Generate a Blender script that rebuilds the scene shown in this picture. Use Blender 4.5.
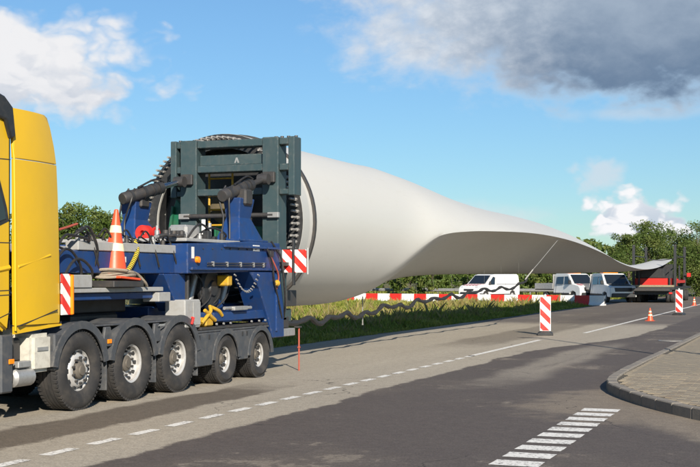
import bpy, bmesh, math, random
import numpy as np
from mathutils import Vector, Matrix

for o in list(bpy.data.objects):
    bpy.data.objects.remove(o)
random.seed(7)
R = math.radians
SC = bpy.context.scene
COL = SC.collection

# ---------------------------------------------------------------- camera
# world: +Y runs along the road away from the camera, +X to the right, metres
cam_d = bpy.data.cameras.new('camera')
cam = bpy.data.objects.new('camera', cam_d)
COL.objects.link(cam)
cam.location = (0, 0, 1.75)
cam.rotation_euler = (R(90), 0, R(20.97))
cam_d.sensor_width = 36
cam_d.lens = 61.7
cam_d.shift_y = 0.0621
cam_d.clip_end = 6000
SC.camera = cam

# ---------------------------------------------------------------- sun
SUN_EL = 27.0
SUN_AZ = 33.0          # light travels this far left of +Y
sd = bpy.data.lights.new('sun', 'SUN')
sd.energy = 5.0
sd.angle = R(0.53)
sd.color = (1.0, 0.91, 0.78)
sun = bpy.data.objects.new('sun', sd)
COL.objects.link(sun)
Lt = Vector((-math.sin(R(SUN_AZ)) * math.cos(R(SUN_EL)), math.cos(R(SUN_AZ)) * math.cos(R(SUN_EL)), -math.sin(R(SUN_EL))))
sun.rotation_euler = Lt.to_track_quat('-Z', 'Y').to_euler()
sun.location = (20, -40, 40)

# ---------------------------------------------------------------- exposure
SC.view_settings.view_transform = 'Standard'
SC.view_settings.look = 'None'
SC.view_settings.gamma = 1
SC.view_settings.exposure = 0.62


# ---------------------------------------------------------------- node helpers
class NT:
    def __init__(self, tree):
        self.t = tree

    def n(self, typ, **kw):
        nd = self.t.nodes.new(typ)
        for k, v in kw.items():
            setattr(nd, k, v)
        return nd

    def set(self, sock, v):
        if hasattr(v, 'is_output') or isinstance(v, bpy.types.NodeSocket):
            self.t.links.new(v, sock)
        else:
            sock.default_value = v

    def m(self, op, a, b=None, c=None, clamp=False):
        nd = self.n('ShaderNodeMath', operation=op, use_clamp=clamp)
        self.set(nd.inputs[0], a)
        if b is not None:
            self.set(nd.inputs[1], b)
        if c is not None:
            self.set(nd.inputs[2], c)
        return nd.outputs[0]

    def vm(self, op, a, b=None):
        nd = self.n('ShaderNodeVectorMath', operation=op)
        self.set(nd.inputs[0], a)
        if b is not None:
            self.set(nd.inputs[1], b)
        return nd.outputs[0]

    def step(self, x, a, b):           # smooth ramp 0..1 between a and b
        nd = self.n('ShaderNodeMapRange', interpolation_type='SMOOTHSTEP')
        self.set(nd.inputs['Value'], x)
        nd.inputs['From Min'].default_value = a
        nd.inputs['From Max'].default_value = b
        return nd.outputs[0]

    def noise(self, vec, scale, detail=4, rough=0.55, dist=0.0):
        nd = self.n('ShaderNodeTexNoise')
        if vec is not None:
            self.t.links.new(vec, nd.inputs['Vector'])
        nd.inputs['Scale'].default_value = scale
        nd.inputs['Detail'].default_value = detail
        nd.inputs['Roughness'].default_value = rough
        nd.inputs['Distortion'].default_value = dist
        return nd.outputs[0]

    def mix(self, f, a, b, mode='MIX'):
        nd = self.n('ShaderNodeMix', data_type='RGBA', blend_type=mode)
        self.set(nd.inputs[0], f)
        self.set(nd.inputs[6], a if not isinstance(a, tuple) else tuple(a) + (1,))
        self.set(nd.inputs[7], b if not isinstance(b, tuple) else tuple(b) + (1,))
        return nd.outputs[2]


# ---------------------------------------------------------------- world
world = bpy.data.worlds.new('World')
SC.world = world
world.use_nodes = True
w = NT(world.node_tree)
world.node_tree.nodes.clear()
sky = w.n('ShaderNodeTexSky', sky_type='NISHITA')
sky.sun_disc = False
sky.sun_elevation = R(SUN_EL)
sky.sun_rotation = math.atan2(-Lt.x, -Lt.y)
sky.altitude = 0
sky.air_density = 1.0
sky.dust_density = 0.1
sky.ozone_density = 2.5
bg_sky = w.n('ShaderNodeBackground')
sky_tint = w.mix(1.0, sky.outputs[0], (0.63, 0.835, 0.96), 'MULTIPLY')
bg_sky.inputs[1].default_value = 0.080
tc = w.n('ShaderNodeTexCoord')
dirv = tc.outputs['Generated']
sep = w.n('ShaderNodeSeparateXYZ')
w.set(sep.inputs[0], dirv)
az = w.m('MULTIPLY', w.m('ARCTAN2', sep.outputs[0], sep.outputs[1]), 57.29578)
el = w.m('MULTIPLY', w.m('ARCSINE', sep.outputs[2]), 57.29578)
skc = w.n('ShaderNodeVectorMath', operation='SCALE')
w.set(skc.inputs[0], sky_tint)
w.set(skc.inputs[3], w.m('ADD', 0.78, w.m('MULTIPLY', w.step(el, -2.0, 16.0), 0.22)))
w.set(bg_sky.inputs[0], skc.outputs[0])
cv = w.n('ShaderNodeCombineXYZ')
w.set(cv.inputs[0], az)
w.set(cv.inputs[1], w.m('MULTIPLY', el, 1.5))
cvec = cv.outputs[0]
nbig = w.noise(cvec, 0.22, 8, 0.60, 0.25)
nfin = w.noise(w.vm('ADD', cvec, (31.0, 7.0, 0.0)), 0.75, 6, 0.6, 0.15)
def billow(vec, scale, detail):
    nd = w.n('ShaderNodeTexVoronoi', feature='F1', voronoi_dimensions='2D')
    w.set(nd.inputs['Vector'], vec)
    nd.inputs['Scale'].default_value = scale
    nd.inputs['Detail'].default_value = detail
    nd.inputs['Roughness'].default_value = 0.55
    return nd.outputs['Distance']


warp = w.n('ShaderNodeTexNoise')
w.set(warp.inputs['Vector'], cvec)
warp.inputs['Scale'].default_value = 0.5
warp.inputs['Detail'].default_value = 3
sc_ = w.n('ShaderNodeVectorMath', operation='SCALE')
w.set(sc_.inputs[0], w.vm('SUBTRACT', warp.outputs['Color'], (0.5, 0.5, 0.5)))
sc_.inputs[3].default_value = 2.2
wvec = w.vm('ADD', cvec, sc_.outputs[0])
bil = billow(wvec, 0.42, 2)
nn = w.m('ADD', w.m('MULTIPLY', w.m('SUBTRACT', nbig, 0.5), 1.7), w.m('ADD', w.m('MULTIPLY', w.m('SUBTRACT', 0.55, bil), 1.3), w.m('MULTIPLY', w.m('SUBTRACT', nfin, 0.5), 0.35)))
lit = w.step(w.m('SUBTRACT', billow(w.vm('ADD', wvec, (-0.45, -0.55, 0.0)), 0.42, 2), bil), -0.25, 0.25)     # sunlit flank of each billow


nn_soft = w.m('ADD', w.m('MULTIPLY', w.m('SUBTRACT', nbig, 0.5), 1.9), w.m('ADD', w.m('MULTIPLY', w.m('SUBTRACT', nfin, 0.5), 0.7), w.m('MULTIPLY', w.m('SUBTRACT', 0.55, bil), 0.35)))


def cloud(a0, e0, wa, we, soft=0.55, nz=1.0, nn=nn):
    dx = w.m('DIVIDE', w.m('SUBTRACT', az, a0), wa)
    dy = w.m('DIVIDE', w.m('SUBTRACT', el, e0), we)
    q = w.m('SQRT', w.m('ADD', w.m('MULTIPLY', dx, dx), w.m('MULTIPLY', dy, dy)))
    q = w.m('SUBTRACT', q, w.m('MULTIPLY', nn, nz))
    return w.m('SUBTRACT', 1.0, w.step(q, 1.0 - soft, 1.0 + soft * 0.4)), dy


def over(acc_c, acc_d, d, col):
    return w.mix(d, acc_c, col), w.m('MAXIMUM', acc_d, d)


ccol = (0.8, 0.82, 0.85)
cden = w.m('MULTIPLY', w.step(w.m('ADD', nbig, w.m('MULTIPLY', nfin, 0.3)), 0.78, 0.98), w.m('MULTIPLY', w.step(w.m('ABSOLUTE', w.m('ADD', az, 20.97)), 20.0, 34.0), w.step(el, 1.0, 6.0)))
WHITE = (1.0, 1.0, 1.02)
GREY = (0.135, 0.215, 0.34)
puff = w.step(w.m('ADD', nfin, w.m('MULTIPLY', nbig, 0.5)), 0.55, 1.0)
# cumulus to the left
d, dy = cloud(-37.6, 9.6, 8.8, 3.0, 0.34, 0.36)
shade = w.step(w.m('ADD', dy, w.m('ADD', w.m('MULTIPLY', w.m('SUBTRACT', lit, 0.4), 0.6), w.m('MULTIPLY', w.m('SUBTRACT', nfin, 0.5), 1.4))), -1.4, 0.5)
ccol, cden = over(ccol, cden, d, w.mix(shade, (0.58, 0.64, 0.74), (0.92, 0.92, 0.94)))
# the large grey cloud, pale at its ragged front
d, dy = cloud(-7.0, 12.9, 15.2, 5.3, 0.30, 0.42, nn_soft)
base_sh = w.step(w.m('ADD', w.m('ADD', dy, w.m('MULTIPLY', w.m('SUBTRACT', nfin, 0.5), 0.5)), w.m('MULTIPLY', w.m('SUBTRACT', nbig, 0.5), 0.9)), -0.95, 0.30)
front = w.step(w.m('ADD', w.m('SUBTRACT', -14.0, az), w.m('MULTIPLY', w.m('SUBTRACT', nfin, 0.5), 5.0)), -5.0, 5.5)
gcol = w.mix(base_sh, GREY, (0.40, 0.49, 0.61))
gcol = w.mix(front, gcol, w.mix(puff, (0.55, 0.63, 0.74), (0.72, 0.78, 0.86)))
ccol, cden = over(ccol, cden, d, gcol)
# pale streak under it, low cumulus near the horizon
d, dy = cloud(-7.0, 7.6, 5.0, 0.45, 0.9, 0.5)
ccol, cden = over(ccol, cden, w.m('MULTIPLY', d, 0.45), (0.72, 0.72, 0.75))
d, dy = cloud(-9.3, 4.9, 1.2, 1.0, 0.55, 0.7)
ccol, cden = over(ccol, cden, w.m('MULTIPLY', d, 0.65), (0.70, 0.76, 0.84))
d, dy = cloud(-7.6, 2.6, 2.8, 1.6, 0.22, 0.55)
shade = w.step(w.m('ADD', dy, w.m('MULTIPLY', w.m('SUBTRACT', lit, 0.5), 1.8)), -1.0, 0.5)
ccol, cden = over(ccol, cden, d, w.mix(shade, (0.60, 0.68, 0.78), WHITE))
d, dy = cloud(-3.2, 2.7, 1.7, 0.9, 0.6, 0.6)
ccol, cden = over(ccol, cden, d, WHITE)
d, dy = cloud(-14.5, 2.9, 4.5, 0.7, 1.0, 0.5)
ccol, cden = over(ccol, cden, w.m('MULTIPLY', d, 0.5), (0.74, 0.80, 0.86))
bg_c = w.n('ShaderNodeBackground')
w.set(bg_c.inputs[0], ccol)
bg_c.inputs[1].default_value = 0.62
mixw = w.n('ShaderNodeMixShader')
w.set(mixw.inputs[0], w.m('MULTIPLY', cden, w.step(el, -0.5, 0.5)))
w.set(mixw.inputs[1], bg_sky.outputs[0])
w.set(mixw.inputs[2], bg_c.outputs[0])
wo = w.n('ShaderNodeOutputWorld')
w.set(wo.inputs[0], mixw.outputs[0])

# ---------------------------------------------------------------- materials
MATS = {}


def base_mat(name):
    mt = bpy.data.materials.new(name)
    mt.use_nodes = True
    t = NT(mt.node_tree)
    b = mt.node_tree.nodes['Principled BSDF']
    MATS[name] = mt
    return mt, t, b


def mat(name, col, rough=0.5, metal=0.0, var=0.12, scale=3.0, dirt=0.0, dcol=(0.12, 0.10, 0.08), bump=0.0, bscale=40.0, coat=0.0, spec=0.5, wear=None):
    mt, t, b = base_mat(name)
    tcn = t.n('ShaderNodeTexCoord')
    co = tcn.outputs['Object']
    n1 = t.noise(co, scale, 6, 0.6)
    lo = tuple(c * (1 - var) for c in col)
    hi = tuple(min(1, c * (1 + var)) for c in col)
    c = t.mix(n1, lo, hi)
    if dirt:
        n2 = t.noise(co, scale * 2.3, 8, 0.68, 0.4)
        msk = t.m('MULTIPLY', t.step(n2, 0.42, 0.72), dirt)
        c = t.mix(msk, c, dcol)
        t.set(b.inputs['Roughness'], t.m('ADD', rough, t.m('MULTIPLY', msk, 0.35), clamp=True))
    else:
        t.set(b.inputs['Roughness'], t.m('ADD', t.m('MULTIPLY', t.m('SUBTRACT', n1, 0.5), 0.25), rough, clamp=True))
    if wear:
        bv = t.n('ShaderNodeBevel', samples=3)
        bv.inputs['Radius'].default_value = 0.03
        ge = t.n('ShaderNodeNewGeometry')
        dt = t.n('ShaderNodeVectorMath', operation='DOT_PRODUCT')
        t.set(dt.inputs[0], bv.outputs[0])
        t.set(dt.inputs[1], ge.outputs['Normal'])
        nw = t.noise(co, 14, 5, 0.7)
        em = t.m('MULTIPLY', t.step(t.m('SUBTRACT', 1.0, dt.outputs['Value']), 0.015, 0.10), t.step(nw, 0.48, 0.66))
        c = t.mix(t.m('MULTIPLY', em, 0.75), c, wear)
        # vertical run-off grime
        mpg = t.n('ShaderNodeMapping')
        mpg.inputs['Scale'].default_value = (5, 5, 0.5)
        t.set(mpg.inputs[0], co)
        ng = t.noise(mpg.outputs[0], 2.2, 6, 0.65)
        c = t.mix(t.m('MULTIPLY', t.step(ng, 0.52, 0.75), 0.35), c, dcol)
    t.set(b.inputs['Base Color'], c)
    b.inputs['Metallic'].default_value = metal
    b.inputs['Coat Weight'].default_value = coat
    b.inputs['Coat Roughness'].default_value = 0.08
    b.inputs['Specular IOR Level'].default_value = spec
    if bump:
        bn = t.n('ShaderNodeBump')
        bn.inputs['Strength'].default_value = bump
        bn.inputs['Distance'].default_value = 0.01
        t.set(bn.inputs['Height'], t.noise(co, bscale, 4, 0.6))
        t.set(b.inputs['Normal'], bn.outputs[0])
    return mt


def stripe_mat(name, ux, vx, period, colA, colB, offs=0.0, var=0.08):
    # flat printed diagonal stripes over the (ux, vx) axes of the object's own coordinates
    mt, t, b = base_mat(name)
    tcn = t.n('ShaderNodeTexCoord')
    sp = t.n('ShaderNodeSeparateXYZ')
    t.set(sp.inputs[0], tcn.outputs['Object'])
    ax = {'x': sp.outputs[0], 'y': sp.outputs[1], 'z': sp.outputs[2]}
    u = ax[ux[-1]]
    if ux[0] == '-':
        u = t.m('MULTIPLY', u, -1.0)
    v = t.m('ADD', u, ax[vx]) if vx else u
    f = t.m('FRACT', t.m('ADD', t.m('DIVIDE', v, period), 50.0 + offs))
    n = t.noise(tcn.outputs['Object'], 9, 6, 0.65)
    k = t.step(f, 0.49, 0.51)
    c = t.mix(k, colA, colB)
    c = t.mix(t.m('MULTIPLY', t.step(n, 0.45, 0.75), var * 3), c, (0.25, 0.2, 0.17))
    t.set(b.inputs['Base Color'], c)
    b.inputs['Roughness'].default_value = 0.42
    return mt


def leaf_mat(name, c1, c2, c3, trans=0.35):
    mt, t, b = base_mat(name)
    g = t.n('ShaderNodeNewGeometry')
    tcn = t.n('ShaderNodeTexCoord')
    n = t.noise(tcn.outputs['Object'], 0.7, 3, 0.5)
    r = g.outputs['Random Per Island']
    c = t.mix(r, c1, c2)
    c = t.mix(t.m('MULTIPLY', t.step(n, 0.45, 0.7), 0.7), c, c3)
    t.set(b.inputs['Base Color'], c)
    b.inputs['Roughness'].default_value = 0.55
    b.inputs['Specular IOR Level'].default_value = 0.3
    tr = t.n('ShaderNodeBsdfTranslucent')
    t.set(tr.inputs[0], c)
    mx = t.n('ShaderNodeMixShader')
    mx.inputs[0].default_value = trans
    t.set(mx.inputs[1], b.outputs[0])
    t.set(mx.inputs[2], tr.outputs[0])
    t.set(mt.node_tree.nodes['Material Output'].inputs[0], mx.outputs[0])
    return mt


YEL = mat('yellow_paint', (0.63, 0.382, 0.009), 0.38, 0, 0.07, 1.5, 0.12, (0.45, 0.28, 0.05), coat=0.15)
BLU = mat('blue_paint', (0.009, 0.042, 0.155), 0.42, 0, 0.25, 2.0, 0.4, (0.035, 0.045, 0.075), coat=0.08, spec=0.35, wear=(0.16, 0.15, 0.15))
LGREY = mat('light_grey_paint', (0.33, 0.33, 0.32), 0.5, 0, 0.12, 5, 0.45, (0.24, 0.22, 0.19))
WOOD = mat('weathered_timber', (0.27, 0.23, 0.15), 0.85, 0, 0.25, 4, 0.4)
TEAL = mat('teal_grey_paint', (0.036, 0.062, 0.068), 0.42, 0, 0.2, 2.0, 0.3, (0.09, 0.095, 0.09), wear=(0.20, 0.19, 0.17))
GRNP = mat('green_paint', (0.008, 0.11, 0.055), 0.45, 0, 0.15, 2.0, 0.2)
WHP = mat('white_paint', (0.72, 0.72, 0.70), 0.35, 0, 0.05, 1.5, 0.12, (0.4, 0.37, 0.33), coat=0.3)
CREAM = mat('dirty_white_plastic', (0.55, 0.53, 0.46), 0.5, 0, 0.1, 4, 0.45, (0.25, 0.22, 0.18))
BLK = mat('black_plastic', (0.022, 0.023, 0.025), 0.5, 0, 0.2, 4, 0.25, (0.07, 0.065, 0.06))
GUARD = mat('grey_black_mudguard', (0.055, 0.060, 0.068), 0.52, 0, 0.2, 3, 0.45, (0.13, 0.122, 0.11), wear=(0.17, 0.16, 0.15))
RUB = mat('tyre_rubber', (0.026, 0.025, 0.025), 0.75, 0, 0.2, 2.2, 0.45, (0.085, 0.074, 0.062), bump=0.3, bscale=60)
STEEL = mat('dark_steel', (0.07, 0.068, 0.068), 0.5, 0.5, 0.3, 4, 0.5, (0.10, 0.08, 0.06), bump=0.15)
GALV = mat('galvanised_metal', (0.42, 0.42, 0.41), 0.45, 0.55, 0.2, 6, 0.4, (0.2, 0.18, 0.16))
RIM = mat('silver_wheel', (0.56, 0.55, 0.53), 0.42, 0.35, 0.12, 6, 0.4, (0.26, 0.23, 0.20))
HUBM = mat('dusty_hub', (0.13, 0.115, 0.095), 0.65, 0.2, 0.2, 8, 0.5, (0.10, 0.085, 0.07))
CHROME = mat('hydraulic_rod', (0.6, 0.6, 0.6), 0.18, 1.0, 0.1, 5, 0.2)
RED = mat('red_plastic', (0.60, 0.025, 0.018), 0.4, 0, 0.1, 4, 0.15, (0.3, 0.12, 0.1))
WPL = mat('white_plastic', (0.74, 0.74, 0.72), 0.42, 0, 0.06, 4, 0.2, (0.4, 0.38, 0.34))
ORC = mat('orange_cone_plastic', (0.75, 0.085, 0.025), 0.42, 0, 0.08, 5, 0.15, (0.35, 0.12, 0.07))
REFL = mat('cream_reflective_band', (0.78, 0.70, 0.45), 0.4, 0, 0.06, 8, 0.15, (0.4, 0.33, 0.2))
ROPE = mat('rope', (0.30, 0.25, 0.19), 0.85, 0, 0.25, 25, 0.3, bump=0.6, bscale=90)
AMB = mat('amber_lens', (0.85, 0.24, 0.01), 0.15, 0, 0.05, 5)
VALV = mat('yellow_enamel', (0.55, 0.32, 0.02), 0.5, 0, 0.2, 5, 0.5)
GLASS = mat('dark_glass', (0.012, 0.016, 0.020), 0.06, 0, 0.1, 2, coat=0.6, spec=0.7)
HOSE = mat('black_hose', (0.015, 0.015, 0.016), 0.5, 0, 0.2, 8, 0.2)
GARL = mat('black_sheath', (0.020, 0.020, 0.023), 0.6, 0, 0.25, 8, 0.3, (0.07, 0.07, 0.07), bump=0.5, bscale=30)
REDP = mat('rusty_red_paint', (0.36, 0.07, 0.04), 0.6, 0, 0.2, 8, 0.3)
REDC = mat('cradle_red_paint', (0.50, 0.020, 0.014), 0.45, 0, 0.1, 3, 0.15, (0.2, 0.05, 0.04))
BARK = mat('bark', (0.09, 0.065, 0.045), 0.85, 0, 0.3, 6, 0.3, bump=0.6, bscale=25)
CONC = mat('kerb_concrete', (0.20, 0.178, 0.150), 0.85, 0, 0.18, 3, 0.5, (0.13, 0.12, 0.105), bump=0.4, bscale=35)
PINK = mat('headlamp_glass', (0.55, 0.57, 0.6), 0.1, 0.2, 0.1, 6)
INSU = mat('root_cover_canvas', (0.13, 0.105, 0.06), 0.8, 0, 0.25, 5, 0.4, bump=0.4, bscale=20)
BLACKY = stripe_mat('yellow_black_spiral', 'y', 'z', 0.05, (0.72, 0.52, 0.03), (0.02, 0.02, 0.02))
HZ_X = stripe_mat('hazard_stripes_side', 'y', 'z', 0.27, (0.78, 0.77, 0.74), (0.66, 0.03, 0.02), 0.3)
HZ_Y = stripe_mat('hazard_stripes_rear', 'x', 'z', 0.30, (0.78, 0.77, 0.74), (0.66, 0.03, 0.02), 0.1)
HZ_B = stripe_mat('beacon_stripes', 'x', 'z', 0.40, (0.80, 0.79, 0.76), (0.68, 0.03, 0.02), 0.35)
HZ_V = stripe_mat('van_bonnet_stripes', 'y', '', 0.30, (0.78, 0.78, 0.76), (0.55, 0.03, 0.05))
HEDGE = leaf_mat('bush_leaves', (0.060, 0.105, 0.020), (0.135, 0.185, 0.038), (0.19, 0.20, 0.055))
TREEL = leaf_mat('tree_leaves', (0.060, 0.108, 0.022), (0.135, 0.185, 0.042), (0.19, 0.21, 0.06))
GRASSM = leaf_mat('grass_blades', (0.13, 0.175, 0.024), (0.31, 0.335, 0.055), (0.46, 0.40, 0.11), 0.35)
PAVER = [mat('paving_%s' % n, c, 0.85, 0, 0.18, 6, 0.35, (0.14, 0.12, 0.10), bump=0.35, bscale=50)
         for n, c in (('grey', (0.215, 0.185, 0.138)), ('buff', (0.26, 0.216, 0.152)), ('brown', (0.18, 0.148, 0.108)))]


def paint_mat():
    mt, t, b = base_mat('worn_road_paint')
    co = t.n('ShaderNodeTexCoord').outputs['Object']
    n = t.noise(co, 22, 6, 0.7)
    n2 = t.noise(co, 3, 4, 0.6)
    k = t.step(t.m('ADD', n, t.m('MULTIPLY', n2, 0.35)), 0.66, 0.84)
    t.set(b.inputs['Base Color'], t.mix(k, t.mix(n2, (0.66, 0.64, 0.59), (0.78, 0.77, 0.73)), (0.16, 0.145, 0.13)))
    b.inputs['Roughness'].default_value = 0.7
    return mt


PAINT = paint_mat()


def blade_mat():
    mt, t, b = base_mat('blade_gelcoat')
    tcn = t.n('ShaderNodeTexCoord')
    co = tcn.outputs['Object']
    mp = t.n('ShaderNodeMapping')
    mp.inputs['Scale'].default_value = (1.2, 0.25, 1.2)
    t.set(mp.inputs[0], co)
    n1 = t.noise(mp.outputs[0], 0.7, 5, 0.55)
    n2 = t.noise(mp.outputs[0], 6.0, 7, 0.7)
    c = t.mix(n1, (0.505, 0.50, 0.465), (0.56, 0.55, 0.515))
    c = t.mix(t.m('MULTIPLY', t.step(n2, 0.55, 0.8), 0.25), c, (0.40, 0.385, 0.35))
    t.set(b.inputs['Base Color'], c)
    t.set(b.inputs['Roughness'], t.m('ADD', 0.30, t.m('MULTIPLY', n2, 0.2)))
    b.inputs['Specular IOR Level'].default_value = 0.3
    return mt


BLADE = blade_mat()


def road_mat(name, side=False):
    mt, t, b = base_mat(name)
    co = t.n('ShaderNodeTexCoord').outputs['Object']
    sp = t.n('ShaderNodeSeparateXYZ')
    t.set(sp.inputs[0], co)
    x, y = sp.outputs[0], sp.outputs[1]
    n_l = t.noise(co, 0.35, 5, 0.55)
    n_m = t.noise(co, 1.6, 6, 0.6)
    n_f = t.noise(co, 42, 3, 0.8)
    mp = t.n('ShaderNodeMapping')
    mp.inputs['Scale'].default_value = (1.3, 0.13, 1)
    t.set(mp.inputs[0], co)
    n_s = t.noise(mp.outputs[0], 1.2, 6, 0.62)
    mp2 = t.n('ShaderNodeMapping')
    mp2.inputs['Scale'].default_value = (4.0, 0.16, 1)
    t.set(mp2.inputs[0], co)
    n_t = t.noise(mp2.outputs[0], 1.5, 5, 0.6)
    n_g = t.noise(co, 9.0, 5, 0.75)
    jig = t.m('ADD', t.m('MULTIPLY', t.m('SUBTRACT', n_l, 0.5), 0.75), t.m('ADD', t.m('MULTIPLY', t.m('SUBTRACT', n_m, 0.5), 0.30), t.m('MULTIPLY', t.m('SUBTRACT', n_g, 0.5), 0.22)))
    xj = t.m('ADD', x, jig)
    DARK = t.mix(n_m, (0.078, 0.064, 0.057), (0.102, 0.087, 0.078))
    PALE = t.mix(n_s, (0.275, 0.244, 0.196), (0.375, 0.335, 0.270))
    if side:
        c = t.mix(n_l, DARK, PALE)
    else:
        xb = t.m('SUBTRACT', xj, t.m('MULTIPLY', t.step(y, 27.0, 37.0), 1.5))
        pale_m = t.m('SUBTRACT', 1.0, t.step(xb, -6.26, -6.17))
        pale_m = t.m('MULTIPLY', pale_m, t.m('SUBTRACT', 1.0, t.m('MULTIPLY', t.step(t.m('ADD', y, t.m('MULTIPLY', n_m, 4.0)), 45.0, 49.0), 0.85)))
        # damp, dirty wheel tracks inside the pale lane
        trk = t.m('MULTIPLY', t.step(xj, -8.7, -8.55), t.m('SUBTRACT', 1.0, t.step(xj, -7.75, -7.6)))
        trk = t.m('MULTIPLY', trk, t.m('SUBTRACT', 1.0, t.step(t.m('ADD', y, t.m('MULTIPLY', n_m, 3.0)), 17.5, 20.0)))
        trk2 = t.m('MULTIPLY', t.step(xj, -9.2, -8.9), t.m('SUBTRACT', 1.0, t.step(xj, -7.7, -7.35)))
        trk2 = t.m('MULTIPLY', trk2, t.m('MULTIPLY', t.step(t.m('ADD', y, t.m('MULTIPLY', n_m, 4.0)), 30.0, 34.0), t.m('SUBTRACT', 1.0, t.step(y, 55, 75))))
        trk = t.m('MULTIPLY', t.m('MAXIMUM', trk, t.m('MULTIPLY', trk2, 0.6)), t.step(n_s, 0.26, 0.42))
        pale_c = t.mix(t.m('MULTIPLY', trk, 0.85), PALE, (0.085, 0.068, 0.052))
        # tyre streaks and dust on the dark lane
        dst = t.m('MULTIPLY', t.step(n_l, 0.50, 0.66), 0.22)
        dark_c = t.mix(dst, DARK, (0.19, 0.160, 0.125))
        patch = t.m('MULTIPLY', t.step(t.m('ADD', t.m('ADD', n_l, t.m('MULTIPLY', n_m, 0.8)), t.m('ADD', t.m('MULTIPLY', n_g, 0.4), t.m('MULTIPLY', n_t, 0.25))), 1.36, 1.46), 0.5)
        dark_c = t.mix(patch, dark_c, (0.25, 0.215, 0.17))
        # pale worn strip further out between the lanes
        wst = t.m('MULTIPLY', t.step(xj, -5.5, -5.1), t.m('SUBTRACT', 1.0, t.step(xj, -4.6, -4.2)))
        wst = t.m('MULTIPLY', wst, t.m('MULTIPLY', t.step(t.m('ADD', y, t.m('MULTIPLY', n_m, 5.0)), 20.0, 24.5), t.m('SUBTRACT', 1.0, t.step(t.m('ADD', y, t.m('MULTIPLY', n_m, 5.0)), 31.0, 36.0))))
        dark_c = t.mix(t.m('MULTIPLY', t.m('MULTIPLY', wst, 0.7), t.step(n_s, 0.2, 0.45)), dark_c, (0.27, 0.24, 0.195))
        # sandy grit swept against the kerb corner
        dxk = t.m('ADD', x, 2.3)
        dyk = t.m('SUBTRACT', y, 17.0)
        rk = t.m('SQRT', t.m('ADD', t.m('MULTIPLY', t.m('MULTIPLY', dxk, dxk), 1.0), t.m('MULTIPLY', t.m('MULTIPLY', dyk, dyk), 0.34)))
        grit = t.m('SUBTRACT', 1.0, t.step(t.m('ADD', rk, t.m('MULTIPLY', t.m('SUBTRACT', n_m, 0.5), 2.4)), 0.9, 1.7))
        dx3 = t.m('ADD', x, t.m('MULTIPLY', y, 0.62))
        g3 = t.m('MULTIPLY', t.m('SUBTRACT', 1.0, t.step(t.m('ABSOLUTE', t.m('ADD', t.m('SUBTRACT', dx3, 7.75), jig)), 0.25, 0.85)), t.step(x, -2.9, -2.0))
        grit = t.m('MAXIMUM', grit, g3)
        dark_c = t.mix(t.m('MULTIPLY', grit, 0.78), dark_c, t.mix(n_m, (0.17, 0.135, 0.10), (0.28, 0.24, 0.185)))
        c = t.mix(pale_m, dark_c, pale_c)
    # hairline cracks, in places only
    vo = t.n('ShaderNodeTexVoronoi', feature='DISTANCE_TO_EDGE', voronoi_dimensions='2D')
    vw = t.n('ShaderNodeVectorMath', operation='SCALE')
    wn = t.n('ShaderNodeTexNoise')
    t.set(wn.inputs['Vector'], co)
    wn.inputs['Scale'].default_value = 1.8
    wn.inputs['Detail'].default_value = 5
    t.set(vw.inputs[0], wn.outputs['Color'])
    vw.inputs[3].default_value = 0.9
    t.set(vo.inputs['Vector'], t.vm('ADD', co, vw.outputs[0]))
    vo.inputs['Scale'].default_value = 0.32
    crk = t.m('MULTIPLY', t.m('SUBTRACT', 1.0, t.step(vo.outputs['Distance'], 0.0015, 0.0055)), t.step(n_l, 0.46, 0.56))
    c = t.mix(t.m('MULTIPLY', crk, 0.75), c, (0.030, 0.026, 0.023))
    spk = t.m('ADD', 0.52, t.m('ADD', t.m('MULTIPLY', t.step(n_f, 0.28, 0.72), 0.62), t.m('MULTIPLY', t.step(n_g, 0.25, 0.75), 0.34)))
    sc = t.n('ShaderNodeVectorMath', operation='SCALE')
    t.set(sc.inputs[0], c)
    t.set(sc.inputs[3], spk)
    t.set(b.inputs['Base Color'], sc.outputs[0])
    t.set(b.inputs['Roughness'], t.m('ADD', 0.72, t.m('MULTIPLY', n_m, 0.2)))
    b.inputs['Specular IOR Level'].default_value = 0.3
    bn = t.n('ShaderNodeBump')
    bn.inputs['Strength'].default_value = 0.5
    bn.inputs['Distance'].default_value = 0.006
    t.set(bn.inputs['Height'], n_f)
    t.set(b.inputs['Normal'], bn.outputs[0])
    return mt


ROADM = road_mat('asphalt')
SIDEM = road_mat('side_asphalt', True)


def soil_mat():
    mt, t, b = base_mat('turf_soil')
    co = t.n('ShaderNodeTexCoord').outputs['Object']
    n1 = t.noise(co, 0.15, 6, 0.6)
    n2 = t.noise(co, 2.2, 6, 0.65)
    c = t.mix(n2, (0.055, 0.072, 0.018), (0.13, 0.125, 0.035))
    c = t.mix(t.step(n1, 0.45, 0.7), c, (0.16, 0.135, 0.05))
    t.set(b.inputs['Base Color'], c)
    b.inputs['Roughness'].default_value = 0.95
    bn = t.n('ShaderNodeBump')
    bn.inputs['Strength'].default_value = 0.8
    bn.inputs['Distance'].default_value = 0.08
    t.set(bn.inputs['Height'], n2)
    t.set(b.inputs['Normal'], bn.outputs[0])
    return mt


SOIL = soil_mat()


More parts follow.
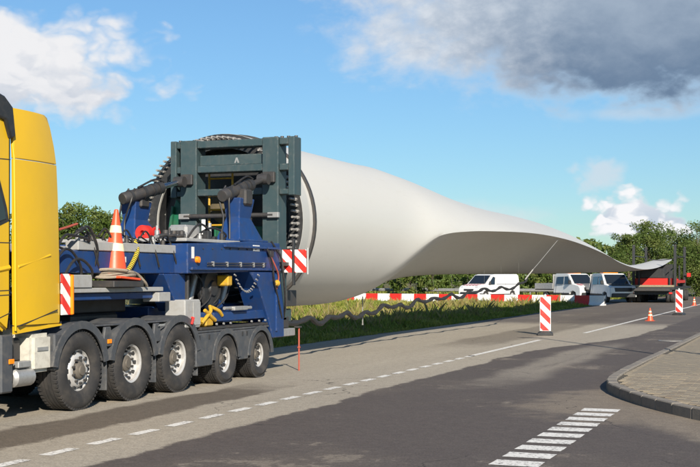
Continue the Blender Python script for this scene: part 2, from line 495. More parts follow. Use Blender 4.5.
# ---------------------------------------------------------------- mesh builder
class MB:
    def __init__(self):
        self.v, self.f = [], []

    def add(self, vs, fs):
        o = len(self.v)
        self.v += [tuple(p) for p in vs]
        self.f += [tuple(i + o for i in q) for q in fs]
        return self

    def box(self, x0, x1, y0, y1, z0, z1):
        vs = [(x, y, z) for z in (z0, z1) for y in (y0, y1) for x in (x0, x1)]
        return self.add(vs, [(0, 2, 3, 1), (4, 5, 7, 6), (0, 1, 5, 4), (2, 6, 7, 3), (0, 4, 6, 2), (1, 3, 7, 5)])

    def hexa(self, lo, hi):            # two quads (4 points each)
        return self.add(list(lo) + list(hi), [(0, 3, 2, 1), (4, 5, 6, 7), (0, 1, 5, 4), (1, 2, 6, 5), (2, 3, 7, 6), (3, 0, 4, 7)])

    def prism(self, poly, axis, a, b):  # poly in the other two axes, extruded a..b along axis
        n = len(poly)
        def P(p, h):
            return {'x': (h, p[0], p[1]), 'y': (p[0], h, p[1]), 'z': (p[0], p[1], h)}[axis]
        vs = [P(p, a) for p in poly] + [P(p, b) for p in poly]
        fs = [tuple(range(n))[::-1], tuple(range(n, 2 * n))] + [(i, (i + 1) % n, n + (i + 1) % n, n + i) for i in range(n)]
        return self.add(vs, fs)

    def tube(self, pts, r, n=8, caps=True):
        pts = [Vector(p) for p in pts]
        rs = r if isinstance(r, (list, tuple)) else [r] * len(pts)
        vs, fs = [], []
        prev = None
        for i, p in enumerate(pts):
            d = (pts[min(i + 1, len(pts) - 1)] - pts[max(i - 1, 0)]).normalized()
            if prev is None:
                a = d.orthogonal().normalized()
            else:
                a = (prev - d * prev.dot(d))
                a = a.normalized() if a.length > 1e-5 else d.orthogonal().normalized()
            prev = a
            c = d.cross(a)
            for k in range(n):
                th = 2 * math.pi * k / n
                vs.append(p + (a * math.cos(th) + c * math.sin(th)) * rs[i])
        for i in range(len(pts) - 1):
            for k in range(n):
                k2 = (k + 1) % n
                fs.append((i * n + k, i * n + k2, (i + 1) * n + k2, (i + 1) * n + k))
        if caps:
            fs.append(tuple(range(n))[::-1])
            fs.append(tuple((len(pts) - 1) * n + k for k in range(n)))
        return self.add(vs, fs)

    def lathe(self, prof, axis, c, n=32, closed=False):   # prof: (r, h) pairs about axis through c
        vs, fs = [], []
        for (r, h) in prof:
            for k in range(n):
                th = 2 * math.pi * k / n
                u, v = r * math.cos(th), r * math.sin(th)
                q = {'x': (h, u, v), 'y': (u, h, v), 'z': (u, v, h)}[axis]
                vs.append((c[0] + q[0], c[1] + q[1], c[2] + q[2]))
        m = len(prof)
        for i in range(m - 1 + (1 if closed else 0)):
            j = (i + 1) % m
            for k in range(n):
                k2 = (k + 1) % n
                fs.append((i * n + k, i * n + k2, j * n + k2, j * n + k))
        return self.add(vs, fs)

    def build(self, name, m, parent=None, bevel=0.0, smooth=False, local=False, seg=1, kind=None):
        me = bpy.data.meshes.new(name)
        off = Vector((0, 0, 0))
        if parent is not None and not local:
            off = wloc(parent)
        me.from_pydata([(p[0] - off.x, p[1] - off.y, p[2] - off.z) for p in self.v], [], self.f)
        bm = bmesh.new()
        bm.from_mesh(me)
        bmesh.ops.recalc_face_normals(bm, faces=bm.faces)
        if bevel:
            es = [e for e in bm.edges if len(e.link_faces) == 2 and e.calc_face_angle(0) > R(32)]
            bmesh.ops.bevel(bm, geom=es, offset=bevel, segments=seg, affect='EDGES', clamp_overlap=True)
        if smooth:
            for f in bm.faces:
                f.smooth = True
            for e in bm.edges:
                if len(e.link_faces) == 2 and e.calc_face_angle(0) > R(38):
                    e.smooth = False
        bm.to_mesh(me)
        bm.free()
        me.materials.append(m)
        o = bpy.data.objects.new(name, me)
        COL.objects.link(o)
        o.parent = parent
        if kind:
            o['kind'] = kind
        return o


def wloc(o):
    v = Vector(o.location)
    while o.parent:
        o = o.parent
        v += Vector(o.location)
    return v


def tag(o, label=None, cat=None, group=None, kind=None):
    if label:
        o['label'] = label
    if cat:
        o['category'] = cat
    if group:
        o['group'] = group
    if kind:
        o['kind'] = kind
    return o


def thing(name, loc, label, cat, group=None, rz=0.0):
    o = bpy.data.objects.new(name, None)
    o.empty_display_size = 0.2
    COL.objects.link(o)
    o.location = loc
    o.rotation_euler = (0, 0, rz)
    return tag(o, label, cat, group)


def copy_tree(o, parent=None):
    c = o.copy()
    COL.objects.link(c)
    c.parent = parent
    for ch in list(o.children):
        copy_tree(ch, c)
    return c


def bez(pts, n=12):                    # Catmull-Rom through the points
    P = [Vector(p) for p in pts]
    P = [P[0] * 2 - P[1]] + P + [P[-1] * 2 - P[-2]]
    out = []
    for i in range(1, len(P) - 2):
        for k in range(n):
            t = k / n
            a, b_, c, d = P[i - 1], P[i], P[i + 1], P[i + 2]
            out.append(0.5 * ((2 * b_) + (c - a) * t + (2 * a - 5 * b_ + 4 * c - d) * t * t + (3 * b_ - a - 3 * c + d) * t ** 3))
    out.append(P[-2])
    return out


# ================================================================ the setting
def sheet(name, poly, z, m):
    mb = MB()
    mb.add([(x, y, z) for x, y in poly], [tuple(range(len(poly)))])
    o = mb.build(name, m)
    o['kind'] = 'structure'
    return o


mb = MB()
NX = 60
xs = [-2500, -1200, -600, -300, -200] + [-150 + 5 * i for i in range(61)] + [200, 300, 600, 1200, 2500]
ys = [-600, -200, -60] + [-20 + 5 * i for i in range(45)] + [250, 350, 600, 1200, 2600, 4000]
vs = []
for y in ys:
    for x in xs:
        z = -0.06
        if x < -14.5:
            z += 0.10 * math.sin(x * 0.31 + 1.0) * math.cos(y * 0.17) + min(0.5, (-14.5 - x) * 0.012)
        if x < -14.5 and 62 < y < 98 and x > -60:
            z = -0.06
        vs.append((x, y, z))
nx = len(xs)
fs = [(j * nx + i, j * nx + i + 1, (j + 1) * nx + i + 1, (j + 1) * nx + i) for j in range(len(ys) - 1) for i in range(nx - 1)]
terrain = mb.add(vs, fs).build('terrain', SOIL, smooth=True)
terrain['kind'] = 'structure'


def terr_z(x, y):
    z = -0.06
    if x < -14.5 and not (62 < y < 98 and x > -60):
        z += 0.10 * math.sin(x * 0.31 + 1.0) * math.cos(y * 0.17) + min(0.5, (-14.5 - x) * 0.012)
    return z


road = sheet('road', [(-12.3, -60), (60, -60), (60, 16), (2.5, 16), (-2.9, 22), (-2.9, 300), (-12.3, 300)], 0.0, ROADM)
side = sheet('side_road', [(-58, 84.6), (-12.3, 73.4), (-12.3, 96), (-58, 94)], -0.004, SIDEM)
# ragged sandy shoulder beyond the asphalt edge
mb = MB()
prev = None
for i in range(90):
    y = -20 + i * 1.0
    x = -12.75 + random.uniform(-0.25, 0.25)
    cur = [(-12.28, y, -0.006), (x, y, -0.035)]
    if prev:
        mb.add(prev + cur, [(0, 2, 3, 1)])
    prev = cur
sh = mb.build('shoulder', mat('sandy_shoulder', (0.15, 0.125, 0.09), 0.95, 0, 0.3, 2.5, 0.4, bump=0.7, bscale=25))
sh['kind'] = 'structure'

# painted markings on the road
def painted(name, x0, x1, y0, y1, z=0.004):
    mb = MB()
    n = max(1, int((y1 - y0) / 0.12)) if y1 - y0 < 2 else 1
    L = [(x0 + random.uniform(-.006, .006), y0 + (y1 - y0) * i / n, z) for i in range(n + 1)]
    Rr = [(x1 + random.uniform(-.006, .006), y0 + (y1 - y0) * i / n, z) for i in range(n + 1)]
    mb.add(L + Rr, [(i, n + 1 + i, n + 2 + i, i + 1) for i in range(n)])
    return mb.build(name, PAINT, road)


y = 6.65
while y < 25.4:
    painted('painted_dash', -7.075, -6.935, y, y + 0.51)
    y += 0.815
painted('painted_line', -7.07, -6.93, 25.7, 33.0)
painted('painted_line', -6.62, -6.48, 37.5, 110.0)
y = 16.05
while y > 6.5:
    painted('painted_block', -2.80, -2.33, y - 0.33, y)
    y -= 0.535

# sidewalk: the kerb follows the carriageway and rounds the corner
edge = [(-2.95, 46.0), (-2.97, 40.0), (-3.0, 34.0), (-3.05, 28.0), (-3.10, 23.5), (-3.08, 20.5), (-2.98, 19.0), (-2.65, 17.8), (-2.05, 16.45), (-1.25, 15.15), (-0.2, 13.9), (1.3, 12.6), (3.2, 11.5), (5.6, 10.8), (9.0, 10.5)]
dense = [Vector((p.x, p.y)) for p in bez([(a, b_, 0) for a, b_ in edge], 24)]
# resample to 1 m stones (shorter on the corner)
acc = [dense[0]]
path = [dense[0]]
for p in dense[1:]:
    if (p - path[-1]).length >= (0.98 if not (11 < p.y < 21) else 0.49):
        path.append(p)
slab_poly = [(p.x, p.y) for p in dense] + [(9.0, 46.0)]
mb = MB()
slab_poly_in = [(p.x + 0.06, p.y + 0.03) for p in dense] + [(9.0, 46.0)]
mb.prism(slab_poly_in, 'z', -0.05, 0.116)
sidewalk = mb.build('sidewalk', mat('paving_sand', (0.075, 0.064, 0.045), 0.95, 0, 0.3, 9, 0.3, bump=0.5, bscale=60))
sidewalk['kind'] = 'structure'


def nrm(i, P):
    a = P[max(i - 1, 0)]
    b_ = P[min(i + 1, len(P) - 1)]
    d = (b_ - a).normalized()
    return Vector((-d.y, d.x)), d      # left of the running direction (towards the paving)


for i in range(len(path) - 1):
    a, b_ = path[i], path[i + 1]
    na, _ = nrm(i, path)
    nb, _ = nrm(i + 1, path)
    d = (b_ - a).normalized() * 0.006
    h = 0.145 + random.uniform(-0.006, 0.006)
    wdt = 0.16
    lo = [(a.x + d.x, a.y + d.y, -0.05), (b_.x - d.x, b_.y - d.y, -0.05), (b_.x - d.x + nb.x * wdt, b_.y - d.y + nb.y * wdt, -0.05), (a.x + d.x + na.x * wdt, a.y + d.y + na.y * wdt, -0.05)]
    hi = [(q[0], q[1], h) for q in lo]
    hi[0] = (a.x + d.x + na.x * .004, a.y + d.y + na.y * .004, h)
    hi[1] = (b_.x - d.x + nb.x * .004, b_.y - d.y + nb.y * .004, h)
    MB().hexa(lo, hi).build('kerb_stone', CONC, sidewalk, bevel=0.014)


def kerb_dist(x, y):                   # distance inside the kerb line
    best, bi = 1e9, 0
    for i, p in enumerate(path):
        dd = (p.x - x) ** 2 + (p.y - y) ** 2
        if dd < best:
            best, bi = dd, i
    n_, _ = nrm(bi, path)
    return (Vector((x, y)) - path[bi]).dot(n_)


pv_mesh = []
for m in PAVER:
    o = MB().box(-0.095, 0.095, -0.0455, 0.0455, 0.07, 0.129).build('paving_block', m, bevel=0.006)
    pv_mesh.append(o.data)
    bpy.data.objects.remove(o)
cells = []
ca, sa = math.cos(R(14)), math.sin(R(14))
for r in range(-10, 340):
    for c in range(-6, 34):
        lx = c * 0.2 + (0.1 if r % 2 else 0)
        ly = r * 0.1
        x, y = -3.0 + lx * ca + ly * sa * 0, 12.0 + ly + lx * sa * 0
        if x > 2.2 or y > 44:
            continue
        if not (y > 10.5):
            continue
        if kerb_dist(x, y) < 0.27:
            continue
        Z = -x * 0.358 + y * 0.934
        Xc = x * 0.934 + y * 0.358
        vis = Xc / Z < 0.305
        cells.append((0 if vis else 1, Z, x, y))
cells.sort()
far = MB()
for i, (vv, Z, x, y) in enumerate(cells):
    m = random.choice([0, 0, 1, 2])
    dz = random.uniform(-0.003, 0.003)
    if i < 290:
        o = bpy.data.objects.new('paving_block', pv_mesh[m])
        COL.objects.link(o)
        o.parent = sidewalk
        o.location = (x, y, dz)
        o.rotation_euler = (random.uniform(-.02, .02), random.uniform(-.02, .02), random.uniform(-.02, .02))
    else:
        far.box(x - .095, x + .095, y - .0455, y + .0455, 0.08, 0.127 + dz)
far.build('distant_paving', PAVER[0], sidewalk, kind='stuff')


# ---------------------------------------------------------------- foliage builders
def leaf_mesh(name, pts, size, m, parent=None, kind=None, up=0.3):
    n = len(pts)
    rng = np.random.default_rng(n + int(size * 1000))
    P = np.array(pts, dtype=float)
    nrmv = rng.normal(size=(n, 3))
    nrmv[:, 2] += up
    nrmv /= np.linalg.norm(nrmv, axis=1)[:, None]
    t = np.cross(nrmv, rng.normal(size=(n, 3)))
    t /= np.linalg.norm(t, axis=1)[:, None] + 1e-9
    b_ = np.cross(nrmv, t)
    s = size * rng.uniform(0.6, 1.4, size=(n, 1))
    V = np.stack([P - t * s, P - b_ * s * 0.45 + nrmv * s * 0.15, P + t * s, P + b_ * s * 0.45 + nrmv * s * 0.15], axis=1).reshape(-1, 3)
    me = bpy.data.meshes.new(name)
    F = [(4 * i, 4 * i + 1, 4 * i + 2, 4 * i + 3) for i in range(n)]
    me.from_pydata(V.tolist(), [], F)
    me.materials.append(m)
    o = bpy.data.objects.new(name, me)
    COL.objects.link(o)
    o.parent = parent
    if kind:
        o['kind'] = kind
    return o


def tree(name, x, y, h, rx, label, group, nleaf=5000, size=0.16, m=None, clumps=34, low=0.18, seed=0):
    rd = random.Random(seed * 91 + 5)
    z0 = terr_z(x, y)
    t = thing(name, (x, y, z0), label, 'tree', group)
    cz = h * (0.5 + low / 2)
    rz = h * (1 - low) / 2
    cs = []
    while len(cs) < clumps:
        a = Vector((rd.uniform(-1, 1), rd.uniform(-1, 1), rd.uniform(-1, 1)))
        if 0.25 < a.length < 1.0:
            wx = rx * (1.0 - 0.35 * max(0, a.z)) * rd.uniform(0.75, 1.08)
            cs.append((Vector((a.x * wx, a.y * wx, cz + a.z * rz * rd.uniform(0.85, 1.0))), rd.uniform(0.22, 0.42) * min(rx, rz)))
    for k in range(max(2, clumps // 8)):       # leading shoots that break the outline
        an = rd.uniform(0, 6.28)
        cs.append((Vector((math.cos(an) * rx * rd.uniform(0, .6), math.sin(an) * rx * rd.uniform(0, .6), h * rd.uniform(0.93, 1.0))), 0.16 * rx))
    tot = sum(c[1] ** 2 for c in cs)
    pts = []
    for c, r in cs:
        k = int(nleaf * r * r / tot)
        for _ in range(k):
            d = Vector((rd.gauss(0, 1), rd.gauss(0, 1), rd.gauss(0, 1))).normalized() * r * (rd.random() ** 0.45) * rd.uniform(0.85, 1.2)
            p = c + Vector((d.x, d.y, d.z * 0.85))
            if p.z > 0.05:
                pts.append(tuple(p))
    leaf_mesh('crown', pts, size, m or TREEL, t)
    mb = MB()
    top = h * 0.62
    trunk = [(0, 0, -0.1), (rd.uniform(-.1, .1), rd.uniform(-.1, .1), h * 0.25), (rd.uniform(-.2, .2), rd.uniform(-.2, .2), top)]
    mb.tube(bez(trunk, 4), [0.028 * h * (1 - 0.75 * i / 8) for i in range(9)], 7)
    for c, r in cs[::3]:
        zz = min(top * 0.9, max(h * .12, c.z * 0.55))
        mb.tube([(0, 0, zz), (c.x * .5, c.y * .5, (zz + c.z) * .5 + .1), tuple(c)], [0.010 * h, 0.006 * h, 0.002 * h], 5)
    mb.build('trunk', BARK, t, smooth=True, local=True)
    return t


def at(px, Z):                         # ground position at a bearing from the camera (photo column, depth)
    a = (px - 350) / 1200
    return Z * (a * 0.9337 - 0.358), Z * (a * 0.358 + 0.9337)


G1 = 'bushy trees behind the yellow cab'
for i, (px, Z, h, rx) in enumerate([(48, 66, 4.8, 2.6), (72, 62, 5.15, 2.2), (96, 66, 5.2, 2.3), (118, 63, 4.8, 1.9), (142, 70, 4.6, 2.3), (170, 72, 4.6, 2.4), (20, 70, 5.2, 2.7)]):
    x, y = at(px, Z)
    tree('bushy_tree', x, y, h, rx, {3: 'bushy green tree rising directly behind the orange cone on the trailer', 1: 'bushy green tree beside the rear edge of the yellow cab'}.get(i) or 'yellowish green bushy tree in the row seen behind the yellow cab', G1, 8000, 0.095, HEDGE, 40, 0.02, i + 1)
G2 = 'tall trees behind the far trailer'
for i, (px, Z, h, rx, lab) in enumerate([
        (628, 104, 5.4, 2.3, 'small leafy tree at the end of the tall row behind the far trailer'),
        (650, 108, 6.6, 2.8, 'tall rounded tree standing directly behind the posts of the far trailer'),
        (672, 112, 6.2, 3.0, None), (698, 108, 6.5, 3.2, None), (728, 112, 6.6, 3.2, None), (609, 116, 3.6, 2.2, None), (760, 110, 6.8, 3.4, None)]):
    x, y = at(px, Z)
    tree('roadside_tree', x, y, h, rx, lab or 'leafy green tree in the roadside row beyond the far trailer', G2, 18000, 0.095, TREEL, 54, 0.02, i + 20)
G3 = 'low bushes beyond the guard rail'
k = 0
for px in range(180, 640, 21):
    Z = 112 + 9 * math.sin(px * 0.7)
    x, y = at(px, Z)
    tree('hedge_bush', x, y, 2.5 + 0.8 * math.sin(px * 1.3), 2.5, 'low green bush in the hedge beyond the guard rail', G3, 1700, 0.19, HEDGE, 20, 0.0, 50 + k)
    k += 1
# a distant wood that reads as one mass
pts = []
rd = random.Random(3)
for _ in range(26000):
    a = rd.uniform(-1.25, 0.75)
    rr = rd.uniform(240, 262)
    hh = 6.5 + 2.2 * math.sin(a * 23) + 1.3 * math.sin(a * 71 + 1)
    pts.append((rr * math.sin(a), rr * math.cos(a), hh * rd.random() ** 0.7))
tag(leaf_mesh('distant_wood', pts, 0.8, HEDGE, kind='stuff'), 'dark belt of distant woodland along the horizon', 'wood')

# ---------------------------------------------------------------- grass on the verge
rng = np.random.default_rng(11)


def grass(name, n, fx, label, hmin, hmax, m=GRASSM, wd=0.022):
    V, F = [], []
    k = 0
    for _ in range(n):
        x, y = fx()
        if x > -12.45 or (y > 77.8 - .244 * (x + 30.5) and y < 97 and x > -58):
            if not (x > 2.4):
                continue
        z = terr_z(x, y)
        ph = 0.5 + 0.5 * math.sin(x * 0.9 + 1.3 * math.sin(y * 0.37)) * math.cos(y * 0.6)
        edge = min(1.0, 0.35 + (-12.4 - x) * 0.35) if x < 0 else 1
        hh = rng.uniform(hmin, hmax) * (0.55 + 0.75 * ph) * edge
        for b_ in range(5):
            an = rng.uniform(0, 6.283)
            dx, dy = math.cos(an), math.sin(an)
            ox, oy = rng.normal(0, 0.06, 2)
            ln = rng.uniform(0.15, 0.7) * hh
            w2 = wd * rng.uniform(0.7, 1.5)
            h2 = hh * rng.uniform(0.6, 1.1)
            bx, by = x + ox, y + oy
            V += [(bx - dy * w2, by + dx * w2, z - 0.02), (bx + dy * w2, by - dx * w2, z - 0.02),
                  (bx + dx * ln * .35 + dy * w2 * .7, by + dy * ln * .35 - dx * w2 * .7, z + h2 * .6), (bx + dx * ln, by + dy * ln, z + h2)]
            F += [(k, k + 1, k + 2), (k, k + 2, k + 3)]
            k += 4
    me = bpy.data.meshes.new(name)
    me.from_pydata(V, [], F)
    me.materials.append(m)
    o = bpy.data.objects.new(name, me)
    COL.objects.link(o)
    return tag(o, label, 'grass', kind='stuff')


def f_near():
    y = rng.uniform(14, 80)
    return -12.4 - abs(rng.normal(0, 1)) * 7.0, y


def f_far():
    Z = rng.uniform(40, 115)
    x, y = at(rng.uniform(150, 640), Z)
    return x, y


grass('verge_grass', 32000, f_near, 'long yellow green grass on the verge beside the road', 0.14, 0.40)
grass('meadow_grass', 16000, f_far, 'rough meadow grass stretching out to the hedge', 0.15, 0.38, wd=0.04)



def f_weed():
    y = rng.uniform(20, 74)
    return -13.2 - abs(rng.normal(0, 1)) * 5.0, y


grass('verge_weeds', 900, f_weed, 'taller dry weeds scattered through the verge grass', 0.4, 0.75, leaf_mat('dry_weeds', (0.20, 0.16, 0.06), (0.34, 0.27, 0.10), (0.14, 0.17, 0.04), 0.3), wd=0.014)

# ================================================================ wind turbine blade
BX = -10.70
def root_st(Y, alpha, r=1.71, pU=.5, pL=.5, dv=0.0):     # round section, ridge at angle alpha
    a = R(alpha)
    return (Y, r * math.cos(a), 2.82 + r * math.sin(a), -1.71 * math.cos(a), 2.82 - 1.71 * math.sin(a), 1.71, 1.71, pU, pL)


def air_st(Y, uT, vT, uL, vL, top, bot, pU, pL):
    xu, xl = pU / (pU + .5), pL / (pL + .42)
    return (Y, uT, vT, uL, vL, top - (vT + (vL - vT) * xu), (vT + (vL - vT) * xl) - bot, pU, pL)


ST = [root_st(21.0, -82), root_st(22.8, -76), root_st(24.3, -65), root_st(25.4, -51, 1.72, .5, .51), root_st(26.3, -37, 1.73, .5, .545),
      (27.2, 1.62, 2.12, -1.50, 3.50, 1.70, 1.67, .52, .62), (28.1, 1.80, 2.48, -1.62, 3.22, 1.68, 1.62, .55, .75),
      (29.2, 1.97, 2.80, -1.70, 3.02, 1.60, 1.57, .61, .96)] + [air_st(*q) for q in [
    (31.2, 2.14, 2.97, -1.78, 2.86, 4.46, 1.50, .74, 1.35),
    (34.0, 2.28, 3.07, -1.86, 2.84, 4.28, 1.70, .86, 1.55),
    (37.0, 2.38, 3.14, -1.90, 2.86, 4.17, 1.80, .97, 1.75),
    (40.0, 2.36, 3.17, -1.88, 2.86, 4.12, 1.84, 1.0, 1.75),
    (44.0, 2.24, 3.16, -1.76, 2.84, 4.11, 1.86, 1.0, 1.7),
    (48.0, 2.08, 3.10, -1.62, 2.80, 4.06, 1.88, 1.0, 1.6),
    (53.0, 1.88, 2.96, -1.46, 2.72, 3.88, 1.90, 1.0, 1.45),
    (58.0, 1.70, 2.76, -1.32, 2.60, 3.58, 1.92, 1.0, 1.3),
    (64.0, 1.38, 2.50, -1.16, 2.42, 3.14, 1.97, 1.0, 1.15),
    (70.0, 1.22, 2.30, -1.02, 2.27, 2.74, 2.02, 1.0, 1.1),
    (76.0, 1.12, 2.22, -0.90, 2.22, 2.52, 2.08, 1.0, 1.0),
    (82.0, 1.10, 2.34, -0.80, 2.36, 2.56, 2.22, 1.0, 1.0),
    (88.0, 1.00, 2.62, -0.66, 2.64, 2.78, 2.52, 1.0, 1.0),
    (93.0, 0.84, 2.92, -0.50, 2.94, 3.03, 2.86, 1.0, 1.0),
    (97.0, 0.60, 3.10, -0.26, 3.12, 3.17, 3.06, 1.0, 1.0),
    (99.0, 0.28, 3.18, -0.02, 3.19, 3.20, 3.17, 1.0, 1.0),
]]


def station(Y):
    A = np.array(ST)
    i = min(max(np.searchsorted(A[:, 0], Y) - 1, 0), len(ST) - 2)
    out = [Y]
    a, b_ = A[i], A[i + 1]
    t = (Y - a[0]) / (b_[0] - a[0])
    p = A[max(i - 1, 0)]
    q = A[min(i + 2, len(ST) - 1)]
    m0 = (b_ - p) / max(1e-6, b_[0] - p[0])
    m1 = (q - a) / max(1e-6, q[0] - a[0])
    dY = b_[0] - a[0]
    h = (2 * t ** 3 - 3 * t ** 2 + 1) * a + (t ** 3 - 2 * t ** 2 + t) * dY * m0 + (-2 * t ** 3 + 3 * t ** 2) * b_ + (t ** 3 - t ** 2) * dY * m1
    return h


def section(Y, n=34):
    _, uT, vT, uL, vL, hU, hL, pU, pL = station(Y)
    pts = []
    cx_, cz_ = uL - uT, vL - vT
    ln = math.hypot(cx_, cz_)
    nx_, nz_ = cz_ / ln, -cx_ / ln          # perpendicular, pointing up over the back
    def curve(p, amp, xs_, q=0.5):
        xm = p / (p + q)
        bm_ = xm ** p * (1 - xm) ** q
        return [(uT + cx_ * x + nx_ * amp * (x ** p) * ((1 - x) ** q) / bm_, vT + cz_ * x + nz_ * amp * (x ** p) * ((1 - x) ** q) / bm_) for x in xs_]
    xs1 = [(1 - math.cos(math.pi * k / n)) / 2 for k in range(n + 1)]
    up = curve(pU, hU, xs1)
    lo = curve(pL, -hL, xs1, 0.5 - 0.08 * min(1.0, max(0.0, (pL - .5) / .6)))
    pts = up[:-1] + lo[::-1][:-1]
    return [(BX + a, Y, b_) for a, b_ in pts]


blade = thing('wind_turbine_blade', (BX, 60, 0), 'huge pale grey wind turbine blade lying lengthwise between the two trailers', 'turbine blade')
mb = MB()
Ys = [21.30] + [21.6 + 0.3 * i for i in range(36)] + [32.4 + 0.6 * i for i in range(17)] + [43 + 1.0 * i for i in range(56)] + [98.6, 98.9]
rings = [section(Y) for Y in Ys]
NV = len(rings[0])
V = [p for r in rings for p in r]
F = []
for i in range(len(rings) - 1):
    for k in range(NV):
        k2 = (k + 1) % NV
        F.append((i * NV + k, i * NV + k2, (i + 1) * NV + k2, (i + 1) * NV + k))
F.append(tuple((len(rings) - 1) * NV + k for k in range(NV)))
shell = mb.add(V, F).build('shell', BLADE, blade, smooth=True)
# root end: flange ring, joint band, studs, canvas bulkhead
mb = MB()
RC = (BX, 0, 2.82)
mb.lathe([(1.72, 20.95), (1.72, 21.28), (1.44, 21.28), (1.44, 20.95)], 'y', RC, 72, True)
mb.build('root_flange', mat('root_laminate', (0.46, 0.46, 0.435), 0.45, 0, 0.06, 3, 0.15, (0.4, 0.38, 0.34)), blade, smooth=True)
mb = MB()
mb.lathe([(1.70, 21.45), (1.76, 21.45), (1.76, 21.53), (1.70, 21.53)], 'y', RC, 72, True)
mb.build('joint_band', STEEL, blade, smooth=True)
MB().lathe([(1.45, 20.93), (1.716, 20.93), (1.716, 20.946), (1.45, 20.946)], 'y', RC, 72, True).build('end_ring', BLK, blade, smooth=True)
mb = MB()
mb.lathe([(1.43, 20.99), (1.44, 21.25), (0.0, 21.25), (0.0, 21.22), (1.36, 21.20)], 'y', RC, 48)
mb.build('root_bulkhead', BLK, blade, smooth=True)
sb = MB()
sb.lathe([(0.0, -0.30), (0.022, -0.30), (0.022, 0.0)], 'y', (0, 0, 0), 8)
sb.lathe([(0.0, -0.075), (0.034, -0.075), (0.034, -0.002)], 'y', (0, 0, 0), 6)
stud0 = sb.build('stud', mat('weathered_stud', (0.34, 0.33, 0.31), 0.5, 0.2, 0.2, 8, 0.3), None, smooth=True)
stud_mesh = stud0.data
bpy.data.objects.remove(stud0)
for k in range(88):
    th = 2 * math.pi * (k + .5) / 88
    o = bpy.data.objects.new('stud', stud_mesh)
    COL.objects.link(o)
    o.parent = blade
    o.location = (1.63 * math.cos(th), 20.929 - 60, 2.82 + 1.63 * math.sin(th))

# ================================================================ root frame
fr = thing('blade_root_frame', (-10.05, 20.2, 0), 'teal grey welded steel frame bolted to the blade root end', 'steel frame')
Y0, Y1 = 19.98, 20.30


def fpart(name, x0, x1, z0, z1, y0=Y0, y1=Y1, m=TEAL, bev=0.012):
    return MB().box(x0, x1, y0, y1, z0, z1).build(name, m, fr, bevel=bev)


for x0, x1 in ((-11.07, -10.73), (-9.37, -9.05)):
    fpart('post', x0, x1, 0.95, 4.31, Y0 - 0.03, Y1 + 0.03)
for z0, z1 in ((4.16, 4.295), (3.70, 3.83), (3.265, 3.39)):
    fpart('cross_beam', -10.727, -9.373, z0, z1)
fpart('cross_beam', -10.727, -9.373, 2.28, 2.42)
fpart('back_plate', -10.727, -9.373, 3.834, 4.03, Y0 + 0.10, Y1 - 0.02)
for xa, xb in ((-11.169, -11.074), (-9.046, -8.862)):
    for z0, z1 in ((4.17, 4.29), (3.70, 3.82), (3.26, 3.36)):
        fpart('side_beam', xa, xb, z0, z1, Y0 + 0.01, Y1 - 0.02)
for xa in (-11.29, -8.86):
    fpart('side_post', xa, xa + 0.12, 3.24, 4.31, Y0 - 0.01, Y1)
for x in (-10.9, -9.2, -8.95, -11.2, -9.08, -8.80):
    MB().lathe([(0, 4.31), (.035, 4.31), (.035, 4.345), (0, 4.345)], 'z', (x, 20.2, 0), 8).build('lifting_bolt', STEEL, fr)
for x in (-10.9, -9.21):       # lugs for the hydraulic cylinders
    MB().box(x - .12, x + .12, 19.86, 19.945, 3.47, 3.67).build('lug', STEEL, fr, bevel=0.015)
for x in (-10.62, -9.48):      # frame legs on to the trailer
    MB().box(x - .1, x + .1, 20.0, 20.3, 1.05, 2.275).build('leg', TEAL, fr, bevel=0.01)
MB().box(-10.9, -9.2, 20.5, 20.9, 0.9, 1.15).build('foot_beam', TEAL, fr, bevel=0.02)
for x in (-10.9, -9.2):
    MB().box(x - .09, x + .09, 20.46, 20.93, 1.2, 1.5).build('clamp', STEEL, fr, bevel=0.01)
MB().tube([(-10.95, 19.90, 2.88), (-9.12, 19.90, 2.88)], 0.045, 10).build('tie_rod', STEEL, fr, smooth=True)
for x in (-10.95, -9.12):
    MB().box(x - .11, x + .11, 19.86, 19.945, 2.83, 2.93).build('tie_rod_plate', GALV, fr, bevel=0.008)
# stencilled mark on the back plate
MB().prism([(-10.0, 3.87), (-9.97, 3.87), (-9.95, 3.93), (-9.93, 3.87), (-9.90, 3.87), (-9.935, 3.97), (-9.965, 3.97)], 'y', 20.072, 20.0795).build('stencil_mark', GALV, fr)
